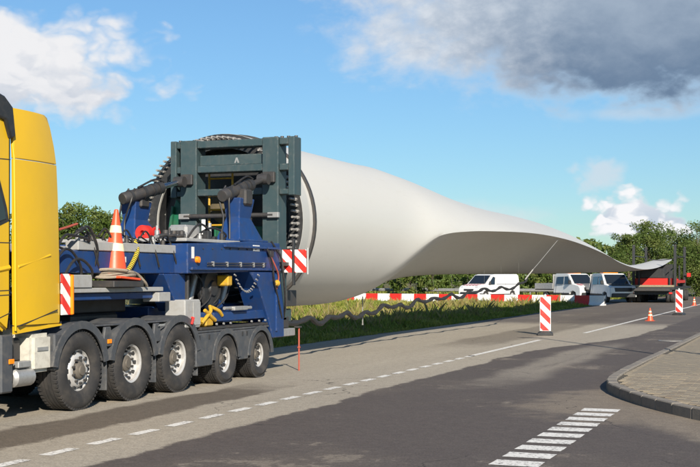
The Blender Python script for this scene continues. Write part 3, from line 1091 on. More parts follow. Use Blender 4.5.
# root-end fittings seen through the frame
fit = thing('root_service_ladder', (-10.6, 20.75, 1.9), 'thin yellow service ladder standing inside the steel root frame', 'ladder')
for x in (-10.86, -10.36):
    MB().tube([(x, 20.72, 1.9), (x, 20.72, 3.75)], 0.022, 8).build('rail', VALV, fit)
for z in (2.15, 2.45, 2.75, 3.05, 3.35, 3.65):
    MB().tube([(-10.88, 20.72, z), (-10.34, 20.72, z)], 0.018, 8).build('rung', VALV, fit)
cov = MB()
cov.lathe([(0.0, 20.86), (0.30, 20.86), (0.36, 20.90), (0.37, 21.2), (0.0, 21.2)], 'y', (-10.58, 0, 3.12), 28)
tag(cov.build('canvas_cover', INSU, smooth=True), 'round brown canvas cover in the dark blade root opening', 'cover')
for x, lab in ((-11.50, 'tall green wedge bracket bracing the root frame on the spool side'), (-10.45, 'green bracket low behind the yellow ladder in the root frame')):
    g = thing('green_bracket', (x, 20.7, 0), lab, 'bracket')
    if x < -11:
        MB().prism([(x - .30, 1.6), (x + .26, 1.6), (x + .26, 3.05), (x + 0.06, 3.25), (x - .06, 2.9)], 'y', 20.45, 20.62).build('plate', GRNP, g, bevel=0.01)
        MB().prism([(x - .22, 1.62), (x - .14, 1.62), (x + .05, 3.1), (x + 0.01, 3.12)], 'y', 20.36, 20.446).build('rib', GRNP, g, bevel=0.006)
    else:
        MB().box(x - .35, x + .95, 20.80, 20.90, 2.0, 2.72).build('plate', GRNP, g, bevel=0.01)
        MB().box(x - .31, x - .27, 20.72, 20.796, 2.02, 2.7).build('rib', GRNP, g, bevel=0.006)


# ================================================================ wheels
SHARED = {}


def wheel(parent, x, y, rt, rr, wt, dish, side=1, dual=False):
    """a wheel whose outer face looks along +x when side = 1"""
    wl = MB()
    s = side
    def P(prof):
        return [(r, s * h) for r, h in prof]
    if dish > 0:          # dual-mount wheel: deep dish with hub in the middle
        prof = [(rr + .012, 0.00), (rr + .012, -.035), (rr - .03, -.035), (rr - .05, -.05), (rr * .86, -dish * .75), (rr * .70, -dish), (rr * .40, -dish), (0, -dish)]
    else:                 # front-type wheel: face bulges outwards
        prof = [(rr + .012, 0.00), (rr + .012, -.035), (rr - .03, -.035), (rr - .045, -.07), (rr * .82, -.075), (rr * .74, -.03), (rr * .62, -.012), (rr * .50, -.015), (rr * .45, -.05), (0, -.05)]
    wl.lathe(P(prof), 'x', (0, 0, 0), 40)
    w_ = wl.build('wheel', RIM, parent, smooth=True, local=True)
    w_.location = Vector((x, y, rt)) - wloc(parent)
    hz = -dish if dish > 0 else -.05
    hub = MB()
    hk = .55 if dish > 0 else .8
    hub.lathe(P([(rr * .40, hz + .002), (rr * .38, hz + .06 * hk), (rr * .31, hz + .085 * hk), (rr * .24, hz + .09 * hk), (rr * .22, hz + .115 * hk), (rr * .11, hz + .12 * hk), (0, hz + .12 * hk)]), 'x', (0, 0, 0), 24)
    hub.build('hub', HUBM, w_, smooth=True, local=True)
    # hand holes and nuts
    hd = (-dish * .86 if dish > 0 else -.045)
    hkey = ('hole', s)
    if hkey not in SHARED:
        o_ = MB().lathe([(0.0, s * .012), (.030, s * .012), (.032, s * -.03)], 'x', (0, 0, 0), 8).build('hand_hole', BLK)
        SHARED[hkey] = o_.data
        bpy.data.objects.remove(o_)
    for k in range(10):
        th = 2 * math.pi * k / 10
        o_ = bpy.data.objects.new('hand_hole', SHARED[hkey])
        COL.objects.link(o_)
        o_.parent = w_
        o_.location = (s * hd, rr * .78 * math.cos(th), rr * .78 * math.sin(th))
    nd = (-dish if dish > 0 else -.012)
    nkey = ('nut', s)
    if nkey not in SHARED:
        o_ = MB().lathe([(.018, 0), (.018, s * .035), (.0, s * .038)], 'x', (0, 0, 0), 6).build('wheel_nut', STEEL)
        SHARED[nkey] = o_.data
        bpy.data.objects.remove(o_)
    for k in range(10):
        th = 2 * math.pi * (k + .5) / 10
        rh = rr * .57
        o_ = bpy.data.objects.new('wheel_nut', SHARED[nkey])
        COL.objects.link(o_)
        o_.parent = w_
        o_.location = (s * nd, rh * math.cos(th), rh * math.sin(th))
    tb = MB()
    def tyre(x0):
        a = x0
        prof = [(rr, a), (rr + .03, a + .018), (rr + (rt - rr) * .55, a + .032), (rt - .05, a + .012), (rt - .012, a - .015), (rt, a - .05)]
        k0 = a - .05
        nb = 4
        stepw = (wt - .10) / nb
        for i in range(nb):
            e = k0 - stepw * (i + 1)
            if i < nb - 1:
                prof += [(rt, e + .014), (rt - .018, e + .012), (rt - .018, e - .0), (rt, e - .002)]
            else:
                prof += [(rt, e)]
        b0 = a - wt
        prof += [(rt - .012, b0 + .015), (rt - .05, b0 - .012), (rr + (rt - rr) * .55, b0 - .032), (rr + .03, b0 - .018), (rr, b0)]
        prof += [(rr - .02, b0 + .01), (rr - .02, a - .01)]
        tb.lathe(P(prof), 'x', (0, 0, 0), 48, True)
        # tread sipes as small blocks on the shoulder
        for k in range(56):
            th = 2 * math.pi * k / 56
            for xx in (a - .03, b0 + .03):
                c = Vector((0, math.cos(th), math.sin(th)))
                t_ = Vector((0, -math.sin(th), math.cos(th)))
                p = c * (rt - .010)
                w2 = .017
                vs_ = []
                for q in (-.024, .008):
                    for dx_ in (-.026, .026):
                        for dt in (-w2, w2):
                            vv = p + c * (q + .008) + t_ * dt
                            vs_.append((s * (xx + dx_), vv.y, vv.z))
                tb.add(vs_, [(4, 5, 7, 6), (0, 1, 5, 4), (2, 6, 7, 3), (0, 4, 6, 2), (1, 3, 7, 5)])
    tyre(-0.005)
    if dual:
        tyre(-0.005 - wt - .045)
    tb.build('tyre', RUB, w_, smooth=True, local=True)
    return w_


# ================================================================ tractor
XC = -10.20
XN = -8.95
XF = XC - (XN - XC)
tr = thing('tractor_truck', (XC, 12.5, 0), 'yellow cab heavy haulage tractor unit with three closely spaced rear axles', 'truck')
# cab shell
cab = MB()
prof = [(9.72, 1.05), (9.66, 1.9), (9.74, 2.55), (10.05, 3.45), (10.32, 3.72), (11.2, 3.80), (12.02, 3.82), (12.02, 1.35), (11.98, 1.12), (11.95, 1.07), (11.75, 1.20), (11.55, 1.32), (10.95, 1.32), (10.62, 1.05)]
cab.prism(prof, 'x', XF + 0.02, XN - 0.02)
cab_o = cab.build('cab', YEL, tr, bevel=0.06, seg=3, smooth=True)
# panel seams and feature lines as fine recess strips / ridges
for (y0, z0, y1, z1) in ((10.75, 3.12, 12.0, 3.16), (10.7, 2.15, 12.0, 2.16), (10.6, 1.50, 12.0, 1.535), (10.62, 1.56, 12.0, 1.59), (10.62, 1.5, 10.66, 3.1), (11.35, 1.14, 12.0, 1.32)):
    d = Vector((0, y1 - y0, z1 - z0)).normalized()
    n_ = Vector((0, -d.z, d.y)) * 0.006
    for xs_ in (XN - .021, XF + .019):
        MB().hexa([(xs_, y0 - n_.y, z0 - n_.z), (xs_, y1 - n_.y, z1 - n_.z), (xs_, y1 + n_.y, z1 + n_.z), (xs_, y0 + n_.y, z0 + n_.z)],
                  [(xs_ + .003, y0 - n_.y, z0 - n_.z), (xs_ + .003, y1 - n_.y, z1 - n_.z), (xs_ + .003, y1 + n_.y, z1 + n_.z), (xs_ + .003, y0 + n_.y, z0 + n_.z)]).build('panel_seam', BLK, cab_o)
for xs_ in (XN - .024, XF - .003):
    MB().hexa([(xs_, 10.4, 1.60), (xs_, 11.99, 1.83), (xs_, 11.99, 1.90), (xs_, 10.4, 1.67)], [(xs_ + .027, 10.4, 1.62), (xs_ + .027, 11.99, 1.855), (xs_ + .027, 11.99, 1.865), (xs_ + .027, 10.4, 1.63)]).build('crease', YEL, cab_o, bevel=0.008)
    MB().prism([(10.3, 2.30), (11.62, 2.36), (11.91, 2.44), (11.88, 2.56), (11.72, 2.96), (11.55, 3.08), (10.62, 3.08)], 'x', xs_ - 0.0, xs_ + .018).build('side_window', GLASS, cab_o, bevel=0.01)
    MB().prism([(10.24, 2.26), (11.66, 2.31), (11.97, 2.42), (11.93, 2.58), (11.75, 3.02), (11.57, 3.13), (10.58, 3.13)], 'x', xs_ + .0005, xs_ + .008).build('window_surround', BLK, cab_o)
    MB().box(xs_ - .0, xs_ + .045, 11.45, 11.68, 1.98, 2.03).build('door_handle', BLK, cab_o, bevel=0.01)
MB().hexa([(XF + .12, 9.735, 2.5), (XN - .12, 9.735, 2.5), (XN - .12, 10.03, 3.38), (XF + .12, 10.03, 3.38)], [(XF + .12, 9.70, 2.51), (XN - .12, 9.70, 2.51), (XN - .14, 9.995, 3.39), (XF + .14, 9.995, 3.39)]).build('windscreen', GLASS, cab_o)
MB().box(XF + .25, XN - .25, 9.62, 9.68, 1.25, 2.2).build('grille', BLK, tr, bevel=0.02)
MB().box(XF + .02, XN - .02, 9.5, 9.85, 0.45, 1.02).build('bumper', YEL, tr, bevel=0.05)
for x in (XF + .25, XN - .25):
    MB().box(x - .18, x + .18, 9.47, 9.53, 0.72, 0.92).build('headlight', PINK, tr, bevel=0.015)
# black roof deflector with its side horn
MB().prism([(10.35, 3.80), (10.8, 4.0), (11.5, 3.98), (11.85, 3.90), (12.0, 3.79), (12.055, 3.44), (11.96, 3.40), (11.86, 3.62), (11.5, 3.68), (10.9, 3.70)], 'x', XN - .10, XN + .03).build('roof_deflector', BLK, tr, bevel=0.02, smooth=True)
MB().prism([(10.35, 3.80), (10.8, 4.0), (11.5, 3.98), (11.85, 3.90), (12.0, 3.79), (12.055, 3.44), (11.96, 3.40), (11.86, 3.62), (11.5, 3.68), (10.9, 3.70)], 'x', XF - .03, XF + .10).build('roof_deflector', BLK, tr, bevel=0.02, smooth=True)
# side fairings behind the cab: curved panels that lean in towards the top
FP = [(3.79, 12.60), (3.72, 12.70), (3.50, 12.77), (3.17, 12.83), (2.6, 12.88), (2.0, 12.92), (1.5, 12.94), (1.15, 12.94)]
for sgn, xo in ((1, XN), (-1, XF)):
    def fair(zlist, nm):
        mb = MB()
        rows = []
        for z, yr, yl in zlist:
            lean = 0.07 * max(0, (z - 3.0) / 0.8) ** 2
            row = []
            for k in range(9):
                t_ = k / 8
                yy = yl + (yr - yl) * t_
                bul = 0.02 * math.sin(math.pi * t_) - 0.03 * t_ ** 3
                row.append((xo - sgn * lean + sgn * bul, yy, z))
            rows.append(row)
        nV = 9
        vs_ = [p for r in rows for p in r] + [(p[0] - sgn * .05, p[1], p[2]) for r in rows for p in r]
        N = len(rows) * nV
        fs_ = []
        for i in range(len(rows) - 1):
            for k in range(nV - 1):
                q = (i * nV + k, i * nV + k + 1, (i + 1) * nV + k + 1, (i + 1) * nV + k)
                fs_.append(q)
                fs_.append(tuple(j + N for j in q[::-1]))
        for i in range(len(rows) - 1):
            for k in (0, nV - 1):
                fs_.append((i * nV + k, (i + 1) * nV + k, (i + 1) * nV + k + N, i * nV + k + N))
        for k in range(nV - 1):
            for i in (0, len(rows) - 1):
                fs_.append((i * nV + k, i * nV + k + 1, i * nV + k + 1 + N, i * nV + k + N))
        mb.add(vs_, fs_)
        return mb.build(nm, YEL, tr, bevel=0.006, smooth=True)
    up = [(3.80, 12.80, 12.06), (3.77, 12.85, 12.06), (3.64, 12.89, 12.06), (3.40, 12.935, 12.06), (3.185, 12.965, 12.06)]
    lo = [(3.175, 12.967, 12.06), (2.8, 12.99, 12.06), (2.4, 13.01, 12.06), (1.9, 13.025, 12.06), (1.5, 13.035, 12.065), (1.32, 13.035, 12.07), (1.16, 13.03, 12.075)]
    fair(up, 'upper_fairing')
    fair(lo, 'side_fairing')
    # lower slanted skirt of the fairing
    MB().hexa([(xo - .03, 12.08, 1.055), (xo + .0, 13.03, 1.13), (xo + .0, 13.03, 1.152), (xo - .03, 12.08, 1.152)], [(xo - sgn * .05, 12.08, 1.055), (xo - sgn * .05, 13.03, 1.13), (xo - sgn * .05, 13.03, 1.152), (xo - sgn * .05, 12.08, 1.152)]).build('fairing_skirt', YEL, tr)
    MB().tube([(xo - sgn * .095, 12.07, 3.78), (xo - sgn * .02, 12.07, 3.2), (xo - sgn * .006, 12.07, 2.4), (xo - sgn * .006, 12.075, 1.6), (xo - sgn * .008, 12.085, 1.1)], [0.010, .016, .017, .017, .015], 10).build('fairing_lip', YEL, tr, smooth=True)
    d = Vector((0, .66, .205)).normalized()
    MB().hexa([(xo + sgn * .004, 12.12, 1.845), (xo + sgn * .004, 12.78, 2.005), (xo + sgn * .004, 12.78, 2.045), (xo + sgn * .004, 12.12, 1.895)],
              [(xo + sgn * .017, 12.12, 1.865), (xo + sgn * .019, 12.78, 2.02), (xo + sgn * .019, 12.78, 2.03), (xo + sgn * .017, 12.12, 1.875)]).build('crease', YEL, tr, bevel=0.006)
    MB().hexa([(xo + sgn * .0, 12.12, 1.15), (xo + sgn * .0, 12.93, 1.325), (xo + sgn * .0, 12.93, 1.337), (xo + sgn * .0, 12.12, 1.162)],
              [(xo + sgn * .024, 12.12, 1.15), (xo + sgn * .012, 12.93, 1.325), (xo + sgn * .012, 12.93, 1.337), (xo + sgn * .024, 12.12, 1.162)]).build('panel_seam', BLK, tr)
MB().box(XF + .35, XN - .35, 12.025, 12.12, 1.2, 3.5).build('rear_wall_duct', BLK, tr, bevel=0.03)
for xo in (XN - .16, XF + .10):
    MB().box(xo, xo + .06, 12.022, 12.10, 1.12, 3.74).build('gap_seal', BLK, tr)
# chassis
for x in (XC - .42, XC + .34):
    MB().box(x, x + .08, 9.9, 17.15, 0.72, 1.02).build('chassis_rail', STEEL, tr, bevel=0.006)
MB().box(XC - .9, XC + .9, 12.3, 13.3, 1.03, 1.12).build('catwalk', GALV, tr, bevel=0.008)
MB().box(XC - .55, XC + .55, 14.3, 15.5, 1.05, 1.22).build('fifth_wheel', STEEL, tr, bevel=0.03)
for y in (13.45, 14.78, 16.10, 11.2):
    MB().tube([(XF + .3, y, .52), (XN - .3, y, .52)], 0.09, 10).build('axle', STEEL, tr)
# white tank, air reservoir, step bracket, front mudguard
MB().box(XN - .55, XN - .02, 12.44, 12.86, 0.56, 1.045).build('white_tank', CREAM, tr, bevel=0.05, seg=2, smooth=True)
MB().box(XN - .02, XN - .005, 12.53, 12.75, 0.83, 0.875).build('tank_label', GALV, tr)
MB().box(XN - .5, XN + .0, 12.875, 13.06, 0.56, 1.03).build('battery_box', GUARD, tr, bevel=0.02)
MB().tube([(XN - .13, 12.12, .52), (XN - .13, 12.16, .52), (XN - .13, 12.50, .52), (XN - .13, 12.54, .52)], [.08, .12, .12, .08], 16).build('air_reservoir', GALV, tr, smooth=True)
MB().box(XN - .12, XN - .02, 12.16, 12.42, 0.64, 0.72).build('reservoir_bracket', GALV, tr, bevel=0.01)
MB().box(XN - .3, XN - .16, 12.2, 12.4, 0.70, 1.0).build('air_dryer', STEEL, tr, bevel=0.03)
for sgn, xo in ((1, XN), (-1, XF)):
    MB().box(xo - .06, xo + .0, 11.80, 12.03, 0.36, 1.06).build('front_mudguard', GUARD, tr, bevel=0.02)
    arc = [(11.2 + .64 * math.cos(a), .52 + .64 * math.sin(a)) for a in [math.pi * k / 14 for k in range(15)]]
    arc_in = [(11.2 + .60 * math.cos(a), .52 + .60 * math.sin(a)) for a in [math.pi * k / 14 for k in range(15)]][::-1]
    MB().prism(arc + arc_in, 'x', xo - sgn * .42, xo - sgn * .062).build('wheel_arch', GUARD, tr, smooth=True)
for (y, z) in ((11.98, 0.735), (14.14, 0.87)):
    MB().box(XN + .002, XN + .02, y - .05, y + .05, z - .03, z + .03).build('side_marker', AMB, tr, bevel=0.006)
# wheels
wheel(tr, XN - .02, 11.2, .52, .29, .31, 0, 1)
wheel(tr, XF + .02, 11.2, .52, .29, .31, 0, -1)
for y, dsh, dl in ((13.45, 0, False), (14.78, .14, True), (16.10, .14, True)):
    wheel(tr, XN, y, .525, .295, .32 if dl is False else .29, dsh, 1, dl)
    wheel(tr, XF, y, .525, .295, .32 if dl is False else .29, dsh, -1, dl)


def mudguard(parent, y, z, r, x0, x1, a0, a1, skirt=0.07, m=GUARD, nm='mudguard'):
    mb = MB()
    n = 18
    A = [R(a0 + (a1 - a0) * k / n) for k in range(n + 1)]
    o_ = [(y + (r + .025) * math.cos(a), z + (r + .025) * math.sin(a)) for a in A]
    i_ = [(y + r * math.cos(a), z + r * math.sin(a)) for a in A]
    mb.prism(o_ + i_[::-1], 'x', x0, x1)
    # rolled outer lip
    k_ = [(y + (r - skirt) * math.cos(a), z + (r - skirt) * math.sin(a)) for a in A]
    xo = max(x0, x1, key=lambda v: abs(v - XC))
    s_ = 1 if xo > XC else -1
    mb.prism([(y + (r + .035) * math.cos(a), z + (r + .035) * math.sin(a)) for a in A] + k_[::-1], 'x', xo, xo + s_ * .022)
    return mb.build(nm, m, parent, smooth=True, bevel=0.0)


for sgn, xo in ((1, XN), (-1, XF)):
    for y in (13.45, 14.78, 16.10):
        mudguard(tr, y, .525, .615, xo - sgn * .62, xo + sgn * .01, 8, 172)
    MB().box(xo - sgn * .58, xo - sgn * .03, 13.50, 16.05, 1.075, 1.10).build('guard_bridge', GUARD, tr, bevel=0.01)
    for y in (14.115, 15.44):
        MB().prism([(y - .13, .80), (y + .13, .80), (y + .07, 1.07), (y - .07, 1.07)], 'x', xo - sgn * .04, xo + sgn * .005).build('guard_web', GUARD, tr, bevel=0.01)
    for y in (14.13, 15.45, 16.74):
        MB().box(xo - sgn * .5, xo - sgn * .03, y - .012, y + .012, .20, .80).build('mudflap', GUARD, tr, bevel=0.004)
MB().hexa([(XN + .034, 15.40, 1.03), (XN + .034, 15.58, 1.03), (XN + .034, 15.62, 1.06), (XN + .034, 15.46, 1.06)], [(XN + .038, 15.40, 1.03), (XN + .038, 15.58, 1.03), (XN + .038, 15.62, 1.06), (XN + .038, 15.46, 1.06)]).build('scuffed_patch', GALV, tr)
# warning board beside the fairing
hb = MB().box(XN - .03, XN - .005, 13.045, 13.235, 1.26, 1.79).build('warning_board', HZ_X, tr, bevel=0.004)
hb['label'] = 'narrow red and white striped board'
MB().box(XN - .035, XN + .02, 13.237, 13.285, 1.26, 1.78).build('board_lamp', AMB, tr, bevel=0.01)
MB().tube(bez([(XN - .3, 12.9, 2.32), (XN - .32, 13.4, 2.37), (XN - .35, 13.9, 2.47)], 8), .018, 7).build('air_line', REDP, tr, smooth=True)
MB().tube(bez([(XN - .3, 13.0, 1.2), (XN - .28, 13.2, 1.7), (XN - .28, 13.5, 1.9), (XN - .3, 13.62, 1.82), (XN - .35, 13.5, 1.5), (XN - .4, 13.45, 1.35)], 8), .02, 7).build('air_line', HOSE, tr, smooth=True)
MB().tube(bez([(XN - .5, 12.95, 1.6), (XN - .5, 13.25, 2.0), (XN - .45, 13.6, 2.15), (XN - .4, 13.9, 2.0)], 8), .018, 7).build('air_line', HOSE, tr, smooth=True)

# ================================================================ blue trailer (front bogie)
tl = thing('blade_trailer', (XC, 17.5, 0), 'blue front bogie trailer carrying the blade root behind the yellow tractor', 'trailer')


def tp(name, x0, x1, y0, y1, z0, z1, m=BLU, bev=0.012):
    return MB().box(x0, x1, y0, y1, z0, z1).build(name, m, tl, bevel=bev)


# gooseneck over the tractor
for sgn, xa, xb in ((1, XN - .42, XN - .25), (-1, XF + .25, XF + .42)):
    tp('gooseneck_beam', xa, xb, 13.25, 16.45, 1.80, 2.11)
    tp('top_rail', xa - .02, xb + .02, 13.75, 16.6, 2.112, 2.24, LGREY, .01)
tp('gooseneck_deck', XF + .43, XN - .43, 13.6, 16.5, 1.86, 2.05, BLU)
tp('front_plate', XC - .95, XC + .95, 13.05, 13.245, 1.84, 2.08, BLU)
tp('neck_slide', XC - .98, XC + 1.02, 13.35, 16.0, 1.43, 1.53, BLU)
tp('neck_slide_rail', XC + .85, XC + 1.09, 13.30, 15.9, 1.535, 1.60, LGREY, .008)
tp('neck_slide_rail', XC - 1.0, XC - .85, 13.30, 15.9, 1.535, 1.60, LGREY, .008)
tp('kingpin_block', XC - .5, XC + .5, 14.0, 15.8, 1.225, 1.428, STEEL, .02)
tp('coupling_plate', XC + .8, XC + 1.11, 13.32, 13.95, 1.602, 1.78, LGREY, .01)
tp('rail_end', XC + .85, XC + 1.13, 15.70, 16.05, 1.38, 1.52, LGREY, .01)
# knee that steps down from the neck
MB().prism([(15.95, 1.797), (16.62, 1.797), (16.62, 1.22), (16.42, 1.22)], 'x', XN - .55, XN - .18).build('knee', BLU, tl, bevel=.012)
MB().prism([(15.95, 1.797), (16.62, 1.797), (16.62, 1.22), (16.42, 1.22)], 'x', XF + .18, XF + .55).build('knee', BLU, tl, bevel=.012)
tp('knee_gusset', XN - .56, XN - .14, 16.625, 16.68, 1.26, 1.78, STEEL, .008)
# main body with turntable
MB().prism([(16.40, 1.80), (19.85, 1.86), (19.85, 2.36), (18.6, 2.36), (17.4, 2.30), (16.40, 2.27)], 'x', XF + .02, XN - .02).build('main_body', BLU, tl, bevel=.015)
tp('body_deck', XF + .1, XN - .1, 16.5, 18.4, 2.305, 2.36, LGREY, .01)
tp('edge_flange', XN - .02, XN + .03, 16.45, 19.8, 1.86, 1.90, BLU, .006)
tp('edge_flange', XN - .02, XN + .03, 17.6, 19.8, 2.24, 2.28, BLU, .006)
MB().lathe([(0, 1.30), (.62, 1.30), (.62, 1.42), (.52, 1.44), (.52, 1.79), (0, 1.79)], 'z', (XC, 17.9, 0), 32).build('turntable', STEEL, tl, smooth=True)
MB().lathe([(0.0, -.06), (.34, -.06), (.36, 0.0), (.30, .05), (.14, .05), (.12, .08), (0, .08)], 'x', (XN - .34, 17.75, 1.56), 26).build('turntable_gear', BLK, tl, smooth=True)
tp('lower_frame', XC - .6, XC + .6, 16.3, 20.0, .95, 1.28, BLU, .015)
tp('lower_frame_side', XN - .42, XN - .06, 17.35, 19.35, 1.02, 1.17, BLU, .012)
tp('lower_frame_side', XF + .06, XF + .42, 17.35, 19.35, 1.02, 1.17, BLU, .012)
MB().prism([(17.75, 1.17), (18.5, 1.17), (18.1, 1.52)], 'x', XN - .5, XN - .42).build('gusset', BLU, tl, bevel=.01)
tp('bogie_skirt', XN - .4, XN + .0, 16.8, 19.3, .905, .95, STEEL, .008)
# rear upright
for xa, xb in ((XN - .42, XN - .0), (XF + .0, XF + .42)):
    MB().prism([(18.55, 1.845), (19.80, 1.845), (19.98, 1.2), (20.0, .66), (19.52, .66), (19.30, 1.05), (18.95, 1.55)], 'x', xa, xb).build('rear_upright', BLU, tl, bevel=.015)
tp('rear_upright_edge', XN - .3, XN + .03, 19.60, 19.66, .78, 1.84, BLU, .006)
tp('rear_foot', XN - .36, XN - .02, 20.005, 20.55, .66, .80, GALV, .012)
tp('rear_foot', XN - .30, XN - .10, 20.1, 20.45, .803, 1.02, STEEL, .02)
tp('rear_cross_member', XC - 1.2, XN - .4, 20.0, 20.3, .68, .90, STEEL, .02)
# control box, valves
tp('control_box', XN - .36, XN + .0, 16.28, 16.78, .955, 1.40, LGREY, .02)
tp('control_box_door', XN + .002, XN + .014, 16.52, 16.76, 1.0, 1.36, LGREY, .005)
MB().tube([(XN + .018, 16.46, 1.12), (XN + .05, 16.46, 1.12), (XN + .05, 16.40, 1.02)], .02, 8).build('valve_lever', RED, tl)
for pts in ([(XN - .05, 16.92, 1.02), (XN - .03, 17.05, 1.12), (XN - .03, 17.18, 1.20), (XN - .08, 17.25, 1.28)], [(XN - .04, 17.0, 1.22), (XN - .02, 17.22, 1.10), (XN - .02, 17.32, 1.05)], [(XN - .1, 17.35, 1.26), (XN - .05, 17.5, 1.20), (XN - .05, 17.62, 1.12)]):
    MB().tube(bez(pts, 5), .03, 8).build('yellow_hose', VALV, tl, smooth=True)
tp('valve_block', XN - .25, XN - .04, 17.05, 17.30, .96, 1.10, VALV, .02)
tp('pipe_bracket', XN - .1, XN + .02, 17.95, 18.45, 1.19, 1.26, GALV, .01)
MB().tube([(XN - .05, 17.7, 1.235), (XN - .05, 18.7, 1.225)], .028, 8).build('pipe', GALV, tl, smooth=True)
for i, y in enumerate((17.3, 17.55, 17.8, 18.6, 18.9, 19.15)):
    MB().tube([(XN + .004, y, .99), (XN + .03, y, .99)], .018, 8).build('fitting', GALV, tl)
# wheels and guards of the bogie
for y in (17.66, 18.96):
    for sgn, xo in ((1, XN), (-1, XF)):
        wheel(tl, xo, y, .40, .235, .245, .12, sgn, True)
        mudguard(tl, y, .40, .475, xo - sgn * .6, xo + sgn * .01, 2, 178, .05)
    MB().tube([(XF + .3, y, .40), (XN - .3, y, .40)], .075, 10).build('axle', STEEL, tl)
for sgn, xo in ((1, XN), (-1, XF)):
    MB().prism([(16.62, .34), (17.17, .34), (17.22, .55), (17.35, .76), (17.5, .86), (16.62, .86)], 'x', xo - sgn * .05, xo + sgn * .012).build('bogie_guard_panel', GUARD, tl, bevel=.012)
    MB().prism([(18.15, .36), (18.47, .36), (18.52, .55), (18.62, .72), (18.8, .86), (17.85, .86), (18.05, .7), (18.13, .55)], 'x', xo - sgn * .05, xo + sgn * .012).build('bogie_guard_panel', GUARD, tl, bevel=.012)
    MB().box(xo - sgn * .5, xo + sgn * .0, 16.62, 19.35, .865, .90).build('guard_bridge', GUARD, tl, bevel=.008)
    for y in (16.72, 17.05, 18.25, 18.42):
        MB().box(xo + sgn * .0125, xo + sgn * .022, y - .02, y + .02, .76, .83).build('guard_slot', BLK, tl)
# pedestals with hydraulic cylinders
for sx, lab in ((XN - .38, 1), (XF + .05, 0)):
    x0, x1 = sx - .19, sx + .19
    lo = [(x0 - .05, 18.45, 2.362), (x1 + .05, 18.45, 2.362), (x1 + .05, 19.45, 2.362), (x0 - .05, 19.45, 2.362)]
    hi = [(x0 + .02, 18.62, 3.12), (x1 - .02, 18.62, 3.12), (x1 - .02, 19.20, 3.12), (x0 + .02, 19.20, 3.12)]
    md = [(x0 + .06, 18.66, 2.78), (x1 - .06, 18.66, 2.78), (x1 - .06, 19.12, 2.78), (x0 + .06, 19.12, 2.78)]
    mb = MB()
    mb.add(lo + md + hi, [(0, 3, 2, 1), (8, 9, 10, 11)] + [(a, (a + 1) % 4 if a < 4 else 0, 0, 0) for a in ()]
           + [(k, (k + 1) % 4, 4 + (k + 1) % 4, 4 + k) for k in range(4)] + [(4 + k, 4 + (k + 1) % 4, 8 + (k + 1) % 4, 8 + k) for k in range(4)])
    ped = mb.build('pedestal', BLU, tl, bevel=.015)
    MB().box(x0 - .08, x1 + .08, 18.35, 19.55, 2.3615, 2.40).build('pedestal_foot', BLU, ped, bevel=.008)
    MB().box(x0 + .0, x1 + .02, 18.75, 19.05, 3.0, 3.28).build('trunnion', STEEL, ped, bevel=.03)
    gx = sx
    tx = -9.21 if lab else -10.90
    A0 = Vector((gx - .05 * (1 if lab else -1), 18.36, 3.13))
    B0 = Vector((tx, 19.86, 3.56))
    D = (B0 - A0)
    MB().tube([A0, A0 + D * .02, A0 + D * .52, A0 + D * .54], [.095, .108, .108, .09], 18).build('cylinder_barrel', STEEL, ped, smooth=True)
    MB().tube([A0 + D * .535, A0 + D * .60], .115, 18).build('cylinder_gland', BLK, ped, smooth=True)
    MB().tube([A0 + D * .60, A0 + D * .93], .050, 14).build('cylinder_rod', CHROME if lab == 0 else STEEL, ped, smooth=True)
    MB().tube([B0 - D * .10 + Vector((-.1, 0, 0)), B0 - D * .10 + Vector((.1, 0, 0))], .10, 14).build('rod_eye', STEEL, ped, smooth=True)
    for q in (.10, .30, .44):
        MB().tube([A0 + D * q, A0 + D * (q + .035)], .118, 16).build('cylinder_band', BLK, ped, smooth=True)
    for q in (-.07, .05):
        MB().tube(bez([A0 + D * .15 + Vector((q, 0, .13)), A0 + D * .12 + Vector((q * 1.5, -.1, -.1)), (gx + q, 18.45, 2.75), (gx + q * 1.5, 18.4, 2.38)], 7), .017, 7).build('hydraulic_hose', HOSE, ped, smooth=True)
    MB().tube(bez([A0 + D * .2 + Vector((.05, 0, .13)), A0 + D * .45 + Vector((.06, 0, .19)), A0 + D * .60 + Vector((.05, 0, .1))], 7), .018, 7).build('hydraulic_hose', HOSE, ped, smooth=True)
# deck clutter: plates, couplings, pipes along the top
tp('label_plate', XN - .018, XN - .012, 18.72, 18.98, 2.20, 2.30, WPL, 0)
tp('label_plate', XN - .018, XN - .012, 16.52, 16.60, 2.04, 2.22, WPL, 0)
tp('label_plate', XN - .248, XN - .243, 14.62, 14.98, 1.96, 2.04, WPL, 0)
for y in (16.68,):
    MB().lathe([(0, 0), (.055, 0), (.05, .05), (.0, .06)], 'x', (XN - .018, y, 2.02), 12).build('side_marker', AMB, tl, smooth=True)
for i, (y, z) in enumerate(((13.9, 2.26), (14.1, 2.26), (14.25, 2.26), (14.75, 2.26), (14.95, 2.26), (15.15, 2.26), (15.9, 2.26), (16.2, 2.26))):
    mb = MB().lathe([(0, -.02), (.035, -.02), (.035, .05), (.018, .06), (.018, .10), (0, .10)], 'z', (XN - .34, y, z), 10)
    mb.build('hose_coupling', STEEL if i % 3 else GALV, tl, smooth=True)
for i in range(5):
    y = 13.85 + i * .55
    MB().tube(bez([(XN - .33, y, 2.33), (XN - .30, y + .12, 2.43), (XN - .28, y + .25, 2.30), (XN - .23, y + .3, 2.10), (XN - .22, y + .38, 1.9)], 6), .014, 6).build('hydraulic_hose', HOSE, tl, smooth=True)
MB().tube(bez([(XN - .32, 15.33, 2.28), (XN - .24, 15.28, 2.14), (XN - .21, 15.12, 1.98), (XN - .2, 14.95, 1.84), (XN - .22, 14.8, 1.72)], 8), .034, 8).build('spiral_cable', BLACKY, tl, smooth=True)
